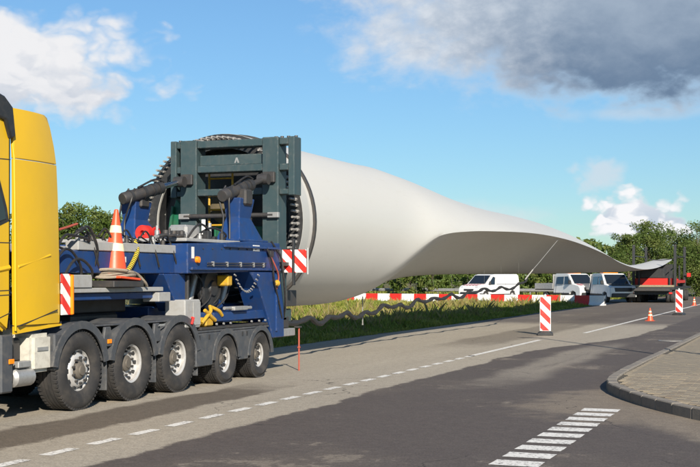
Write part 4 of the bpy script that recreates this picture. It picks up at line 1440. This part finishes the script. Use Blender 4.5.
MB().tube([(XN - .36, 16.0, 2.36), (XN - .36, 16.9, 2.40)], .03, 8).build('pipe', GALV, tl, smooth=True)
for y in (16.1, 16.35, 16.6):
    MB().tube([(XN - .42, y, 2.37), (XN - .20, y, 2.40)], .022, 7).build('pipe_branch', STEEL, tl)
    MB().lathe([(0, -.05), (.05, -.05), (.05, .05), (0, .05)], 'z', (XN - .28, y + .08, 2.42), 10).build('valve', STEEL, tl, smooth=True)
MB().tube(bez([(XN + .02, 19.2, 2.26), (XN + .06, 19.35, 2.0), (XN + .05, 19.45, 1.7), (XN + .03, 19.7, 1.3), (XN + .0, 19.9, 1.0)], 7), .016, 7).build('hydraulic_hose', HOSE, tl, smooth=True)
MB().tube(bez([(XN - .03, 19.5, 2.38), (XN + .05, 19.75, 2.1), (XN + .07, 19.8, 1.8), (XN + .02, 20.0, 1.3), (XN - .1, 20.2, 1.0)], 7), .02, 7).build('hydraulic_hose', HOSE, tl, smooth=True)
MB().tube(bez([(XN + .0, 19.3, 2.2), (XN + .07, 19.45, 1.95), (XN + .06, 19.62, 1.75), (XN + .02, 19.6, 1.5)], 7), .014, 7).build('hydraulic_hose', REDP, tl, smooth=True)
MB().lathe([(0, -.06), (.04, -.05), (.06, 0), (.04, .05), (0, .06)], 'y', (XN + .06, 19.55, 1.64), 10).build('yellow_lamp', VALV, tl, smooth=True)
tp('junction_box', XN - .0, XN + .05, 19.3, 19.45, 2.1, 2.22, BLK, .01)
for (ya, za, yb, zb, zt, xo) in ((13.05, 1.62, 13.75, 1.62, 2.10, -.16), (13.1, 1.70, 14.0, 2.2, 2.30, -.2), (13.25, 1.55, 13.95, 1.68, 1.98, -.12), (13.6, 2.25, 14.2, 1.85, 2.42, -.2), (16.9, 2.3, 17.6, 2.36, 2.6, -.25), (17.2, 2.33, 18.3, 2.37, 2.56, -.3)):
    MB().tube(bez([(XN + xo - .1, ya, za), (XN + xo, ya + (yb - ya) * .25, zt - .05), (XN + xo, ya + (yb - ya) * .6, zt), (XN + xo, ya + (yb - ya) * .95, (zt + zb) / 2), (XN + xo - .08, yb, zb)], 7), .019, 7).build('hydraulic_hose', HOSE, tl, smooth=True)
# pipes, clips and a chain along the body side
for z in (1.93, 1.97):
    MB().tube([(XN + .008, 17.0, z), (XN + .008, 18.4, z + .01), (XN + .008, 19.2, z + .02)], .010, 6).build('brake_pipe', STEEL, tl)
for y in (17.2, 17.7, 18.2, 18.7, 19.1):
    MB().box(XN - .019, XN + .022, y - .015, y + .015, 1.92, 2.0).build('pipe_clip', GALV, tl)
for k in range(9):
    y = 16.9 + k * .32
    MB().lathe([(0, 0), (.014, 0), (.014, .012), (0, .014)], 'x', (XN - .019, y, 2.20 + .008 * k * .5), 6).build('bolt_head', STEEL, tl)
for k in range(14):
    t_ = k / 13
    p = Vector((XN + .05, 17.9 + .9 * t_, 1.78 - .28 * (1 - (2 * t_ - 1) ** 2)))
    MB().tube([p + Vector((0, -.03, .012)), p + Vector((0, .03, -.012))], .013, 6).build('chain_link', GALV, tl)
tp('pump_motor', XC + .2, XC + .55, 17.6, 18.1, 2.362, 2.62, GALV, .04)
MB().tube([(XN - .62, 18.05, 2.36), (XN - .62, 18.05, 2.72)], .035, 8).build('filter', WPL, tl, smooth=True)
MB().tube([(XN - .50, 18.05, 2.36), (XN - .50, 18.05, 2.66)], .03, 8).build('filter', GALV, tl, smooth=True)
# suspension and pipework seen in the gap under the body
for y in (17.3, 18.45):
    MB().tube([(XN - .5, y, 1.3), (XN - .45, y + .15, 1.78)], .06, 10).build('suspension_ram', GALV, tl, smooth=True)
for k in range(4):
    MB().tube(bez([(XN - .4, 17.1 + .3 * k, 1.2), (XN - .25, 17.25 + .3 * k, 1.4), (XN - .3, 17.4 + .32 * k, 1.65), (XN - .35, 17.3 + .3 * k, 1.8)], 6), .016, 6).build('hydraulic_hose', HOSE, tl, smooth=True)
MB().box(XN - .3, XN - .08, 17.9, 18.06, 1.60, 1.78).build('valve_bank', VALV, tl, bevel=.02)
rf = random.Random(12)
for k in range(22):
    y = rf.uniform(16.5, 18.3)
    x = XN - rf.uniform(.15, .9)
    h = rf.uniform(.06, .2)
    if k % 3 == 0:
        MB().lathe([(0, 0), (.04, 0), (.04, h * .6), (.022, h * .65), (.022, h), (0, h)], 'z', (x, y, 2.361), 10).build('valve', rf.choice((STEEL, GALV, BLK)), tl, smooth=True)
    else:
        MB().box(x - .05, x + .05, y - .06, y + .06, 2.361, 2.361 + h * .7).build('fitting', rf.choice((STEEL, BLK, GALV)), tl, bevel=.01)
for k in range(8):
    y = 13.9 + k * .32
    MB().tube(bez([(XN - .36, y, 2.27), (XN - .34 - .1 * rf.random(), y + .1, 2.33 + .08 * rf.random()), (XN - .36, y + .3 + .2 * rf.random(), 2.27)], 5), .013, 6).build('hydraulic_hose', HOSE, tl, smooth=True)
# rear warning boards
for x0, x1 in ((-9.04, -8.83), (-8.79, -8.56)):
    b_ = tp('warning_board', x0, x1, 20.10, 20.125, 1.83, 2.25, HZ_Y, .004)
    b_['label'] = 'red and white diagonal striped board'
tp('board_bracket', -9.06, -8.56, 20.127, 20.16, 2.0, 2.06, STEEL, .005)
tp('board_bracket', -8.826, -8.794, 20.07, 20.16, 1.6, 2.45, BLK, .005)
MB().tube([(-8.53, 20.11, 1.8), (-8.53, 20.11, 2.28)], .02, 8).build('board_edge', GALV, tl)
tp('board_arm', -9.0, -8.90, 19.85, 20.13, 1.95, 2.02, STEEL, .006)

# things on and around the trailer
rod = thing('measuring_rod', (-8.93, 20.63, 0), 'thin red painted rod standing on the road at the trailer end', 'rod')
MB().tube([(-8.93, 20.63, 0), (-8.93, 20.63, .80)], .016, 8).build('shaft', REDP, rod)
MB().box(-8.955, -8.905, 20.605, 20.655, .42, .45).build('collar', REDP, rod, bevel=.006)
MB().box(-9.0, -8.90, 20.56, 20.70, .80, .83).build('head_plate', STEEL, rod, bevel=.005)


def cone(name, loc, h, rb, label, cat='traffic cone', group=None, flange=True):
    c = thing(name, loc, label, cat, group)
    x, y, z = loc
    mb = MB()
    prof = []
    rt = rb * .16
    mb.lathe([(rb, .03 * h), (rb * 1.02, .0), (0, .0)], 'z', (x, y, z), 28)
    mb.lathe([(rb, .03 * h), (rt, h - .01), (rt * .6, h), (0, h)], 'z', (x, y, z + .001), 28)
    mb.build('body', ORC, c, smooth=True)
    for a, b_ in ((.40, .51), (.66, .765)):
        ra = rb + (rt - rb) * (a - .03) / .97
        rb2 = rb + (rt - rb) * (b_ - .03) / .97
        MB().lathe([(ra + .001, a * h), (ra + .005, a * h), (rb2 + .005, b_ * h), (rb2 + .001, b_ * h)], 'z', (x, y, z + .001), 28).build('reflective_band', REFL, c, smooth=True)
    if flange:
        MB().box(x - rb * 1.45, x + rb * 1.45, y - rb * 1.45, y + rb * 1.45, z + .002, z + .035 * h).build('base_plate', ORC, c, bevel=.008)
    return c


tp('cone_shelf', XN - .55, XN - .02, 14.30, 15.10, 1.605, 1.70, STEEL, .01)
tc_ = cone('traffic_cone', (XN - .27, 14.70, 1.702), 1.0, 0.19, 'tall orange traffic cone with cream bands standing on the blue trailer neck', flange=True)
tc_.rotation_euler = (R(-3.5), 0, 0)
tc_.location.z += 0.012
coil = thing('rope_coil', (XN - .27, 14.70, 1.70), 'grey brown rope coiled round the foot of the orange cone', 'rope')
hx = []
for i in range(4 * 28):
    a = 2 * math.pi * i / 28
    turn = i / 28
    rr = .33 + .035 * math.sin(turn * 2.1) + .012 * math.sin(a * 3)
    hx.append((XN - .27 + rr * math.cos(a) * .75, 14.68 + rr * math.sin(a) * 1.0, 1.735 + .028 * turn + .015 * math.sin(a * 2 + turn)))
MB().tube(hx, .021, 7).build('coil', ROPE, coil, smooth=True)
MB().tube(bez([hx[-1], (XN - .12, 15.05, 1.80), (XN - .1, 15.25, 1.68), (XN - .12, 15.35, 1.62)], 6), .021, 7).build('loose_end', ROPE, coil, smooth=True)

sp_ = thing('strap_spool', (-10.95, 18.7, 2.36), 'small red and white strap spool lying on the trailer deck', 'spool')
MB().lathe([(.0, -.11), (.10, -.11), (.10, .11), (0, .11)], 'x', (-10.95, 18.62, 2.50), 22).build('drum', WPL, sp_, smooth=True)
for q in (-.15, .112):
    MB().lathe([(.05, q), (.138, q), (.138, q + .035), (.05, q + .035)], 'x', (-10.95, 18.62, 2.50), 24, True).build('flange', RED, sp_, smooth=True)
sp2 = thing('red_strap_roll', (-10.72, 18.25, 2.36), 'round red strap roll standing beside the spool on the trailer deck', 'strap roll')
MB().lathe([(.05, -.08), (.14, -.08), (.14, .08), (.05, .08)], 'y', (-10.80, 18.2, 2.51), 24, True).build('roll', RED, sp2, smooth=True)
MB().box(-10.86, -10.74, 18.14, 18.26, 2.362, 2.375).build('strap_end', RED, sp2)

# black festoon of sheathed cable hung along the blade
ga = thing('cable_festoon', (-9.9, 30, 0), 'black sheathed cable hanging in scallops along the blade', 'cable')
anch = [(-9.35, 20.6, .98), (-9.95, 23.6, .96), (-9.98, 24.7, .93), (-10.0, 25.9, 1.0), (-10.0, 27.1, .98), (-10.0, 28.4, 1.12), (-9.97, 29.7, 1.10), (-9.95, 31.0, 1.22), (-9.9, 32.4, 1.22), (-9.8, 33.9, 1.33), (-9.7, 35.3, 1.36), (-9.6, 36.9, 1.46), (-9.45, 38.5, 1.50), (-9.3, 40.4, 1.58), (-9.2, 41.3, 1.70)]
cp = []
for i in range(len(anch) - 1):
    a, b_ = Vector(anch[i]), Vector(anch[i + 1])
    a.z -= .03
    b_.z -= .03
    sag = (.15 if i else .12) + .05 * math.sin(i * 2.3)
    if i > 12:
        sag *= .6
    for k in range(10):
        t_ = k / 10
        p = a.lerp(b_, t_)
        p.z -= sag * (1 - (2 * t_ - 1) ** 2) ** 0.9
        cp.append(p)
cp.append(Vector(anch[-1]))
for _ in range(2):
    cp = [cp[0]] + [(cp[i - 1] + cp[i] * 2 + cp[i + 1]) / 4 for i in range(1, len(cp) - 1)] + [cp[-1]]
MB().tube(cp, [.056 - .016 * i / len(cp) + .010 * math.sin(i * 1.7) for i in range(len(cp))], 8).build('cable', GARL, ga, smooth=True)


def under(Y, X):
    s = section(Y)
    lo = s[34:]
    return min(lo, key=lambda p: abs(p[0] - X))[2]


for a in anch[1:-1]:
    MB().tube([a, (a[0], a[1], under(a[1], a[0]) + .03)], .0012, 3).build('hanger', BLADE, ga)
st_ = thing('lashing_strap', (-8.4, 43, 0), 'pale lashing strap with a ratchet hanging from the blade edge', 'strap')
MB().tube([(-8.52, 43.3, 3.1), (-8.9, 41.6, 2.2), (-9.15, 40.9, 1.75)], .011, 6).build('webbing', GALV, st_)
MB().tube([(-9.0, 41.25, 2.0), (-9.18, 40.85, 1.66)], .022, 8).build('ratchet', LGREY, st_, smooth=True)
st2 = thing('hanging_tape', (-10.1, 27.2, 0), 'white tape end hanging down below the blade belly', 'tape')
MB().box(-10.11, -10.085, 27.2, 27.206, .62, 1.28).build('tape', GALV, st2)
MB().box(-10.113, -10.082, 27.195, 27.212, .59, .62).build('tape_knot', GALV, st2)


# ================================================================ beacons, cones, barriers
def beacon(x, y, label, rz=0.0):
    b_ = thing('beacon_board', (x, y, 0), label, 'warning board', 'striped beacon boards on the road', rz)
    MB().box(-.155, .155, -.018, .018, .13, 1.15).build('board', HZ_B, b_, bevel=.01, local=True)
    MB().box(-.165, .165, -.012, .012, .12, 1.16).build('board_rim', WPL, b_, bevel=.008, local=True)
    MB().box(-.03, .03, -.03, .03, .06, .118).build('stem', BLK, b_, local=True)
    mb = MB()
    mb.prism([(-.24, 0.0), (.24, 0.0), (.22, .07), (.12, .11), (-.12, .11), (-.22, .07)], 'y', -.38, .38)
    mb.build('foot', BLK, b_, bevel=.012, local=True)
    MB().box(-.03, .03, -.03, .03, 1.161, 1.22).build('handle', WPL, b_, local=True, bevel=.008)
    return b_


beacon(-7.45, 35.9, 'red and white striped beacon board standing on the pale lane beside the blade', R(12))
beacon(-5.62, 57.0, 'red and white striped beacon board standing on the road near the far trailer', R(-6))
cone('traffic_cone', (-5.94, 48.9, 0), 0.52, 0.125, 'small orange cone standing on the road between the two beacon boards')
cone('traffic_cone', (-6.6, 76.0, 0), 0.52, 0.125, 'small orange cone standing beside the wheels of the far trailer')

# row of plastic barriers closing the side road
p0, p1 = Vector((-30.5, 78.3, 0)), Vector((-11.65, 73.7, 0))
d = (p1 - p0)
nbar = int(d.length / 1.0)
ang = math.atan2(d.y, d.x)
bar_mesh = {}
for nm, m in (('red', RED), ('white', WPL)):
    mb = MB()
    mb.prism([(-.24, 0), (.24, 0), (.24, .08), (.14, .16), (.10, .28), (.08, .62), (-.08, .62), (-.10, .28), (-.14, .16), (-.24, .08)], 'x', -.485, .485)
    for q in (-.3, .3):
        mb.box(q - .09, q + .09, -.26, .26, -.0, .055)
    o = mb.build('plastic_barrier', m, bevel=.02)
    bar_mesh[nm] = o.data
    bpy.data.objects.remove(o)
lug = MB().box(.48, .52, -.04, .04, .1, .42).build('barrier_link', BLK)
lug_mesh = lug.data
bpy.data.objects.remove(lug)
for i in range(nbar + 1):
    c_ = 'white' if i % 2 else 'red'
    p = p0 + d * (i + .5) / (nbar + 1)
    o = bpy.data.objects.new('plastic_barrier', bar_mesh[c_])
    COL.objects.link(o)
    o.location = (p.x, p.y, 0.0)
    o.rotation_euler = (0, 0, ang + random.uniform(-.03, .03))
    tag(o, '%s plastic barrier section in the red and white row across the side road' % c_, 'barrier', 'plastic barriers across the side road')
    l_ = bpy.data.objects.new('barrier_link', lug_mesh)
    COL.objects.link(l_)
    l_.parent = o
# guard rail behind the barriers
gr = thing('guard_rail', (-40, 92, 0), 'galvanised steel guard rail running behind the parked white van', 'guard rail')
g0, g1 = Vector((-62, 97.5, 0)), Vector((-17, 100.5, 0))
gd = (g1 - g0)
ga_ = gd.normalized()
gn = Vector((-ga_.y, ga_.x, 0))
rail = MB()
pr = [(.00, .42), (.04, .47), (.0, .53), (.04, .60), (.0, .68), (-.012, .68), (.026, .60), (-.012, .53), (.026, .47), (-.012, .42)]
vs_ = []
for q in (g0, g1):
    for a, b_ in pr:
        vs_.append((q.x - gn.x * a * 2, q.y - gn.y * a * 2, b_ + .08))
npz = len(pr)
rail.add(vs_, [(i, (i + 1) % npz, npz + (i + 1) % npz, npz + i) for i in range(npz)])
rail.build('rail', GALV, gr)
k = 0
while k < gd.length:
    q = g0 + ga_ * k
    MB().box(q.x - .05, q.x + .05, q.y + .04, q.y + .14, -.05, .76).build('rail_post', GALV, gr)
    k += 4.0


# ================================================================ vans
def small_wheel(parent, x, y, s):
    wl = MB().lathe([(.215, 0), (.20, -.03 * 1), (.12, -.02), (.05, .01), (0, .01)], 'y', (0, 0, 0), 20)
    wl.v = [(a, b_ * s, c) for a, b_, c in wl.v]
    o = wl.build('wheel', RIM, parent, smooth=True, local=True)
    o.location = (x, y, .34)
    tb = MB().lathe([(.215, .005), (.25, .015), (.32, .0), (.34, -.03), (.34, -.19), (.31, -.22), (.2, -.21), (.2, 0)], 'y', (0, 0, 0), 24, True)
    tb.v = [(a, b_ * s, c) for a, b_, c in tb.v]
    tb.build('tyre', RUB, o, smooth=True, local=True)


def body_loft(prof_lo, prof_hi, yl, yh, name, m, parent, bevel=.03):
    """side outline (x, z) lofted between half widths: wide at the waist, narrower at the roof"""
    zs = [p[1] for p in prof_lo]
    z0, z1 = min(zs), max(zs)
    def hw(z):
        t_ = (z - z0) / (z1 - z0)
        return yl if t_ < .5 else yl + (yh - yl) * ((t_ - .5) / .5) ** 1.4
    n = len(prof_lo)
    vs_ = [(x, -hw(z), z) for x, z in prof_lo] + [(x, hw(z), z) for x, z in prof_lo]
    fs_ = [tuple(range(n)), tuple(range(n, 2 * n))[::-1]] + [(i, (i + 1) % n, n + (i + 1) % n, n + i) for i in range(n)]
    return MB().add(vs_, fs_).build(name, m, parent, bevel=bevel, seg=2, smooth=True, local=True), hw


def quad_panel(mb, pts, yf, th, s):
    """polygon of (x, z) laid on the side s at half width yf(z)"""
    n = len(pts)
    a = [(x, s * (yf(z) + .002), z) for x, z in pts]
    b_ = [(x, s * (yf(z) + .002 + th), z) for x, z in pts]
    mb.add(a + b_, [tuple(range(n)), tuple(range(n, 2 * n))[::-1]] + [(i, (i + 1) % n, n + (i + 1) % n, n + i) for i in range(n)])


def panel_van(x, y, rz, label):
    v = thing('parked_van', (x, y, 0), label, 'van', 'white vehicles parked behind the barriers', rz)
    pf = [(2.55, .35), (2.62, .60), (2.55, .92), (2.35, 1.08), (1.62, 1.20), (0.78, 1.90), (0.45, 1.96), (-2.35, 1.97), (-2.50, 1.85), (-2.55, 1.0), (-2.52, .36), (-2.05, .36), (-1.95, .62), (-1.65, .74), (-1.35, .62), (-1.25, .36), (1.25, .36), (1.35, .62), (1.65, .74), (1.95, .62), (2.05, .36)]
    body, hw = body_loft(pf, None, .97, .84, 'body', WHP, v)
    for s in (-1, 1):
        mb = MB()
        quad_panel(mb, [(1.42, 1.18), (.62, 1.18), (.50, 1.72), (.72, 1.78)], hw, .012, s)
        mb.build('side_window', GLASS, v, local=True)
        mb = MB()
        quad_panel(mb, [(2.3, .34), (2.05, .34), (2.05, .50), (2.5, .52)], hw, .02, s)
        quad_panel(mb, [(1.2, .36), (-1.2, .36), (-1.2, .46), (1.2, .46)], hw, .02, s)
        mb.build('sill_trim', BLK, v, local=True)
        mb = MB()
        quad_panel(mb, [(.43, .55), (.41, .55), (.41, 1.75), (.43, 1.75)], hw, .003, s)
        quad_panel(mb, [(-.75, .55), (-.77, .55), (-.77, 1.75), (-.75, 1.75)], hw, .003, s)
        quad_panel(mb, [(-2.3, 1.20), (.38, 1.20), (.38, 1.22), (-2.3, 1.22)], hw, .004, s)
        mb.build('door_seam', BLK, v, local=True)
        MB().box(1.18, 1.30, s * 1.02 - .08, s * 1.02 + .08, 1.18, 1.42).build('mirror', BLK, v, bevel=.03, local=True)
        MB().box(2.30, 2.52, s * .72 - .16, s * .72 + .16, .86, 1.03).build('headlight', PINK, v, bevel=.04, local=True)
        small_wheel(v, 1.65, s * .93, s)
        small_wheel(v, -1.65, s * .93, s)
    MB().hexa([(1.60, -.80, 1.235), (1.60, .80, 1.235), (.86, .74, 1.855), (.86, -.74, 1.855)], [(1.62, -.80, 1.255), (1.62, .80, 1.255), (.88, .74, 1.875), (.88, -.74, 1.875)]).build('windscreen', GLASS, v, local=True)
    MB().hexa([(2.34, -.72, 1.10), (2.34, .72, 1.10), (1.68, .76, 1.205), (1.68, -.76, 1.205)], [(2.345, -.72, 1.113), (2.345, .72, 1.113), (1.685, .76, 1.218), (1.685, -.76, 1.218)]).build('bonnet_stripes', HZ_V, v, local=True)
    MB().box(2.50, 2.66, -.80, .80, .36, .60).build('bumper', BLK, v, bevel=.04, local=True)
    MB().box(2.53, 2.60, -.48, .48, .66, .84).build('grille', BLK, v, bevel=.02, local=True)
    for q in (-.55, .55):
        MB().box(-2.2, .2, q - .02, q + .02, 2.02, 2.06).build('roof_bar', BLK, v, local=True)
    for q in (-2.0, -1.0, 0.0):
        MB().box(q - .03, q + .03, -.70, .70, 1.975, 2.018).build('roof_bar', BLK, v, local=True)
    return v


def pickup(x, y, rz, label, dark_front=False):
    v = thing('crew_cab_truck', (x, y, 0), label, 'pickup truck', 'white vehicles parked behind the barriers', rz)
    pf = [(2.62, .38), (2.68, .62), (2.62, 1.0), (2.40, 1.14), (1.72, 1.24), (1.0, 1.94), (.7, 2.0), (-.70, 2.0), (-.80, 1.9), (-.84, .62), (-.80, .5), (1.30, .5), (1.40, .66), (1.72, .76), (2.04, .66), (2.14, .4)]
    body, hw = body_loft(pf, None, .97, .82, 'cab', WHP, v)
    for s in (-1, 1):
        for w_ in ([(1.52, 1.24), (.66, 1.22), (.58, 1.78), (.94, 1.80)], [(.50, 1.22), (-.42, 1.22), (-.42, 1.76), (.44, 1.78)]):
            mb = MB()
            quad_panel(mb, w_, hw, .012, s)
            mb.build('side_window', GLASS, v, local=True)
        mb = MB()
        quad_panel(mb, [(.56, .60), (.54, .60), (.54, 1.8), (.56, 1.8)], hw, .004, s)
        quad_panel(mb, [(-.52, .60), (-.54, .60), (-.54, 1.8), (-.52, 1.8)], hw, .004, s)
        quad_panel(mb, [(1.25, .50), (-.80, .50), (-.80, .60), (1.25, .60)], hw, .02, s)
        mb.build('door_seam', BLK, v, local=True)
        MB().box(1.35, 1.47, s * 1.04 - .10, s * 1.04 + .10, 1.25, 1.52).build('mirror', BLK, v, bevel=.03, local=True)
        MB().box(2.42, 2.60, s * .74 - .16, s * .74 + .16, .90, 1.08).build('headlight', PINK, v, bevel=.04, local=True)
        small_wheel(v, 1.72, s * .93, s)
        small_wheel(v, -2.0, s * .93, s)
        MB().box(-3.35, -.92, s * .98 - .02, s * .98 + .02, .86, 1.28).build('bed_side', GALV, v, bevel=.01, local=True)
    MB().hexa([(1.70, -.80, 1.275), (1.70, .80, 1.275), (1.06, .74, 1.90), (1.06, -.74, 1.90)], [(1.72, -.80, 1.295), (1.72, .80, 1.295), (1.08, .74, 1.92), (1.08, -.74, 1.92)]).build('windscreen', GLASS, v, local=True)
    MB().hexa([(2.40, -.72, 1.165), (2.40, .72, 1.165), (1.78, .76, 1.25), (1.78, -.76, 1.25)], [(2.405, -.72, 1.178), (2.405, .72, 1.178), (1.785, .76, 1.263), (1.785, -.76, 1.263)]).build('bonnet_stripes', BLK if dark_front else HZ_V, v, local=True)
    MB().box(2.58, 2.74, -.86, .86, .36, .64).build('bumper', BLK, v, bevel=.04, local=True)
    MB().box(2.56, 2.66, -.62, .62, .68, 1.02).build('grille', BLK, v, bevel=.02, local=True)
    MB().box(-3.36, -.90, -.96, .96, .78, .85).build('load_bed', STEEL, v, bevel=.01, local=True)
    MB().box(-3.36, -3.31, -.95, .95, .86, 1.28).build('tailboard', GALV, v, bevel=.01, local=True)
    MB().box(-.94, -.89, -.95, .95, .86, 1.95).build('headboard', GALV, v, bevel=.01, local=True)
    MB().box(-3.2, 1.9, -.35, .35, .45, .60).build('chassis', STEEL, v, local=True)
    MB().box(-.1, .5, -.55, .55, 2.005, 2.06).build('roof_beacon_bar', AMB, v, bevel=.02, local=True)
    return v


vx_, vy_ = at(490, 93)
panel_van(vx_, vy_, R(180 + 66), 'white panel van with striped bonnet parked behind the red and white barriers')
vx_, vy_ = at(571, 88)
pickup(vx_, vy_, R(-46), 'white crew cab flatbed with striped bonnet parked nearest the panel van')
vx_, vy_ = at(608, 84)
pickup(vx_, vy_, R(-58), 'white crew cab flatbed with dark bonnet parked next to the far trailer', True)

# ================================================================ far trailer under the blade
ft = thing('rear_blade_trailer', (-10.1, 88, 0), 'dark steerable rear trailer with red cradle and tall posts under the blade', 'trailer')


def fp(name, x0, x1, y0, y1, z0, z1, m=STEEL, bev=.015):
    return MB().box(x0, x1, y0 + 8, y1 + 8, z0, z1).build(name, m, ft, bevel=bev)


FX0, FX1 = -11.45, -8.55
fp('deck', FX0, FX1, 75.2, 87.5, .88, 1.06, BLK)
fp('deck_nose', FX0 + .2, FX1 - .2, 74.6, 75.19, .80, 1.0, STEEL)
fp('headboard', FX0 + .1, FX1 - .1, 75.05, 75.19, .55, .88, BLK)
fp('spine', -10.5, -9.5, 75.6, 90.5, .62, .879, STEEL)
fp('drawbar', -10.15, -9.85, 87.6, 93.0, .9, 1.02, STEEL)
cr = fp('cradle_beam', FX0 - .02, FX1 + .02, 76.8, 77.25, 1.12, 1.66, REDC)
fp('cradle_beam', FX0 + .1, FX1 - .1, 83.6, 84.0, 1.30, 1.62, REDC)
for x in (FX0 + .35, -10.0, FX1 - .35):
    fp('cradle_support', x - .12, x + .12, 76.9, 77.15, 1.062, 1.118, STEEL)
    fp('cradle_support', x - .12, x + .12, 83.7, 83.9, 1.062, 1.298, STEEL)
fp('cradle_side', FX1 - .16, FX1 + .0, 77.26, 83.59, 1.32, 1.52, REDC)
fp('cradle_side', FX0 + .0, FX0 + .16, 77.26, 83.59, 1.32, 1.52, REDC)
fp('timber_edge', FX0 + .05, FX1 - .05, 75.6, 76.1, 1.062, 1.20, WOOD)
fp('blade_pad', -11.3, -9.3, 76.85, 77.2, 1.662, 2.34, BLK, .04)
fp('blade_pad', -11.2, -9.5, 83.65, 83.95, 1.622, 2.70, BLK, .04)
for x in (FX0 + .06, FX1 - .06):
    for y in (76.6, 83.3):
        fp('stake_post', x - .09, x + .09, y - .09, y + .09, 1.062, 3.90, BLK)
        MB().tube([(x, y + 8, 3.90), (x, y + 8, 3.96)], .11, 10).build('post_cap', STEEL, ft)
for x in (FX0 + .42, FX1 - .42):
    fp('inner_post', x - .06, x + .06, 76.65, 76.77, 1.062, 2.25, BLK)
    fp('inner_post', x - .06, x + .06, 83.1, 83.22, 1.062, 2.6, BLK)
MB().tube([(FX0 + .06, 84.6, 3.2), (FX0 + .06, 91.3, 3.2)], .035, 8).build('stake_rail', BLK, ft)
MB().tube([(FX1 - .06, 84.6, 3.2), (FX1 - .06, 91.3, 3.2)], .035, 8).build('stake_rail', BLK, ft)
MB().tube(bez([(FX0 + .06, 91.3, 3.1), (-10.8, 91.2, 3.02), (-10.0, 91.2, 3.02), (FX1 - .06, 91.3, 3.25)], 6), .035, 6).build('lashing', BLK, ft)
fp('red_marker', FX1 + .12, FX1 + .40, 83.0, 83.1, 1.75, 2.05, REDC)
fp('marker_arm', FX1 + .0, FX1 + .12, 83.02, 83.08, 1.85, 1.95, STEEL)
for y in (76.2, 77.5, 78.8, 80.1, 84.5, 85.8):
    for sgn, xo in ((1, FX1 - .05), (-1, FX0 + .05)):
        wb = MB().lathe([(.225, 0), (.20, -.05), (.12, -.09), (.1, -.02), (0, -.01)], 'x', (0, 0, 0), 22)
        wb.v = [(a * sgn, b_, c) for a, b_, c in wb.v]
        o = wb.build('wheel', RIM, ft, smooth=True, local=True)
        o.location = (xo + 10.1, y - 80, .41)
        for q in (0, -.30):
            tb = MB().lathe([(.225, .0), (.30, .015), (.39, .0), (.41, -.03), (.41, -.22), (.39, -.25), (.2, -.24), (.2, 0)], 'x', (q, 0, 0), 26, True)
            tb.v = [(a * sgn, b_, c) for a, b_, c in tb.v]
            tb.build('tyre', RUB, o, smooth=True, local=True)
fp('rear_lamp', FX1 - .30, FX1 - .08, 75.0, 75.04, .60, .72, RED, .01)
fp('rear_lamp', FX0 + .08, FX0 + .30, 75.0, 75.04, .60, .72, RED, .01)
fp('tool_locker', FX1 - .5, FX1 - .02, 81.2, 83.0, .35, .86, STEEL, .02)

# ================================================================ lamp mast beside the frame and manhole
lp = thing('lamp_mast', (1.45, 20.7, .12), 'slim grey lamp mast standing on the paved corner', 'lamp post')
MB().tube([(1.45, 20.7, .12), (1.45, 20.7, 1.2), (1.45, 20.7, 8.1)], [.085, .075, .045], 12).build('mast', GALV, lp, smooth=True)
MB().box(1.32, 1.58, 20.57, 20.83, .12, .16).build('base_plate', STEEL, lp, bevel=.01)
MB().box(.87, 1.52, 20.6, 20.8, 8.1, 8.2).build('lamp_head', GALV, lp, bevel=.03)
mh = thing('manhole_cover', (-3.55, 33.8, 0), 'pale round manhole cover in the road beside the kerb', 'manhole cover')
MB().lathe([(.34, .003), (.34, .012), (.29, .012), (.285, .006), (0, .006)], 'z', (-3.55, 33.8, 0), 28).build('frame_ring', GALV, mh)
MB().lathe([(.28, .0065), (.28, .014), (0, .014)], 'z', (-3.55, 33.8, 0), 28).build('lid', CONC, mh)
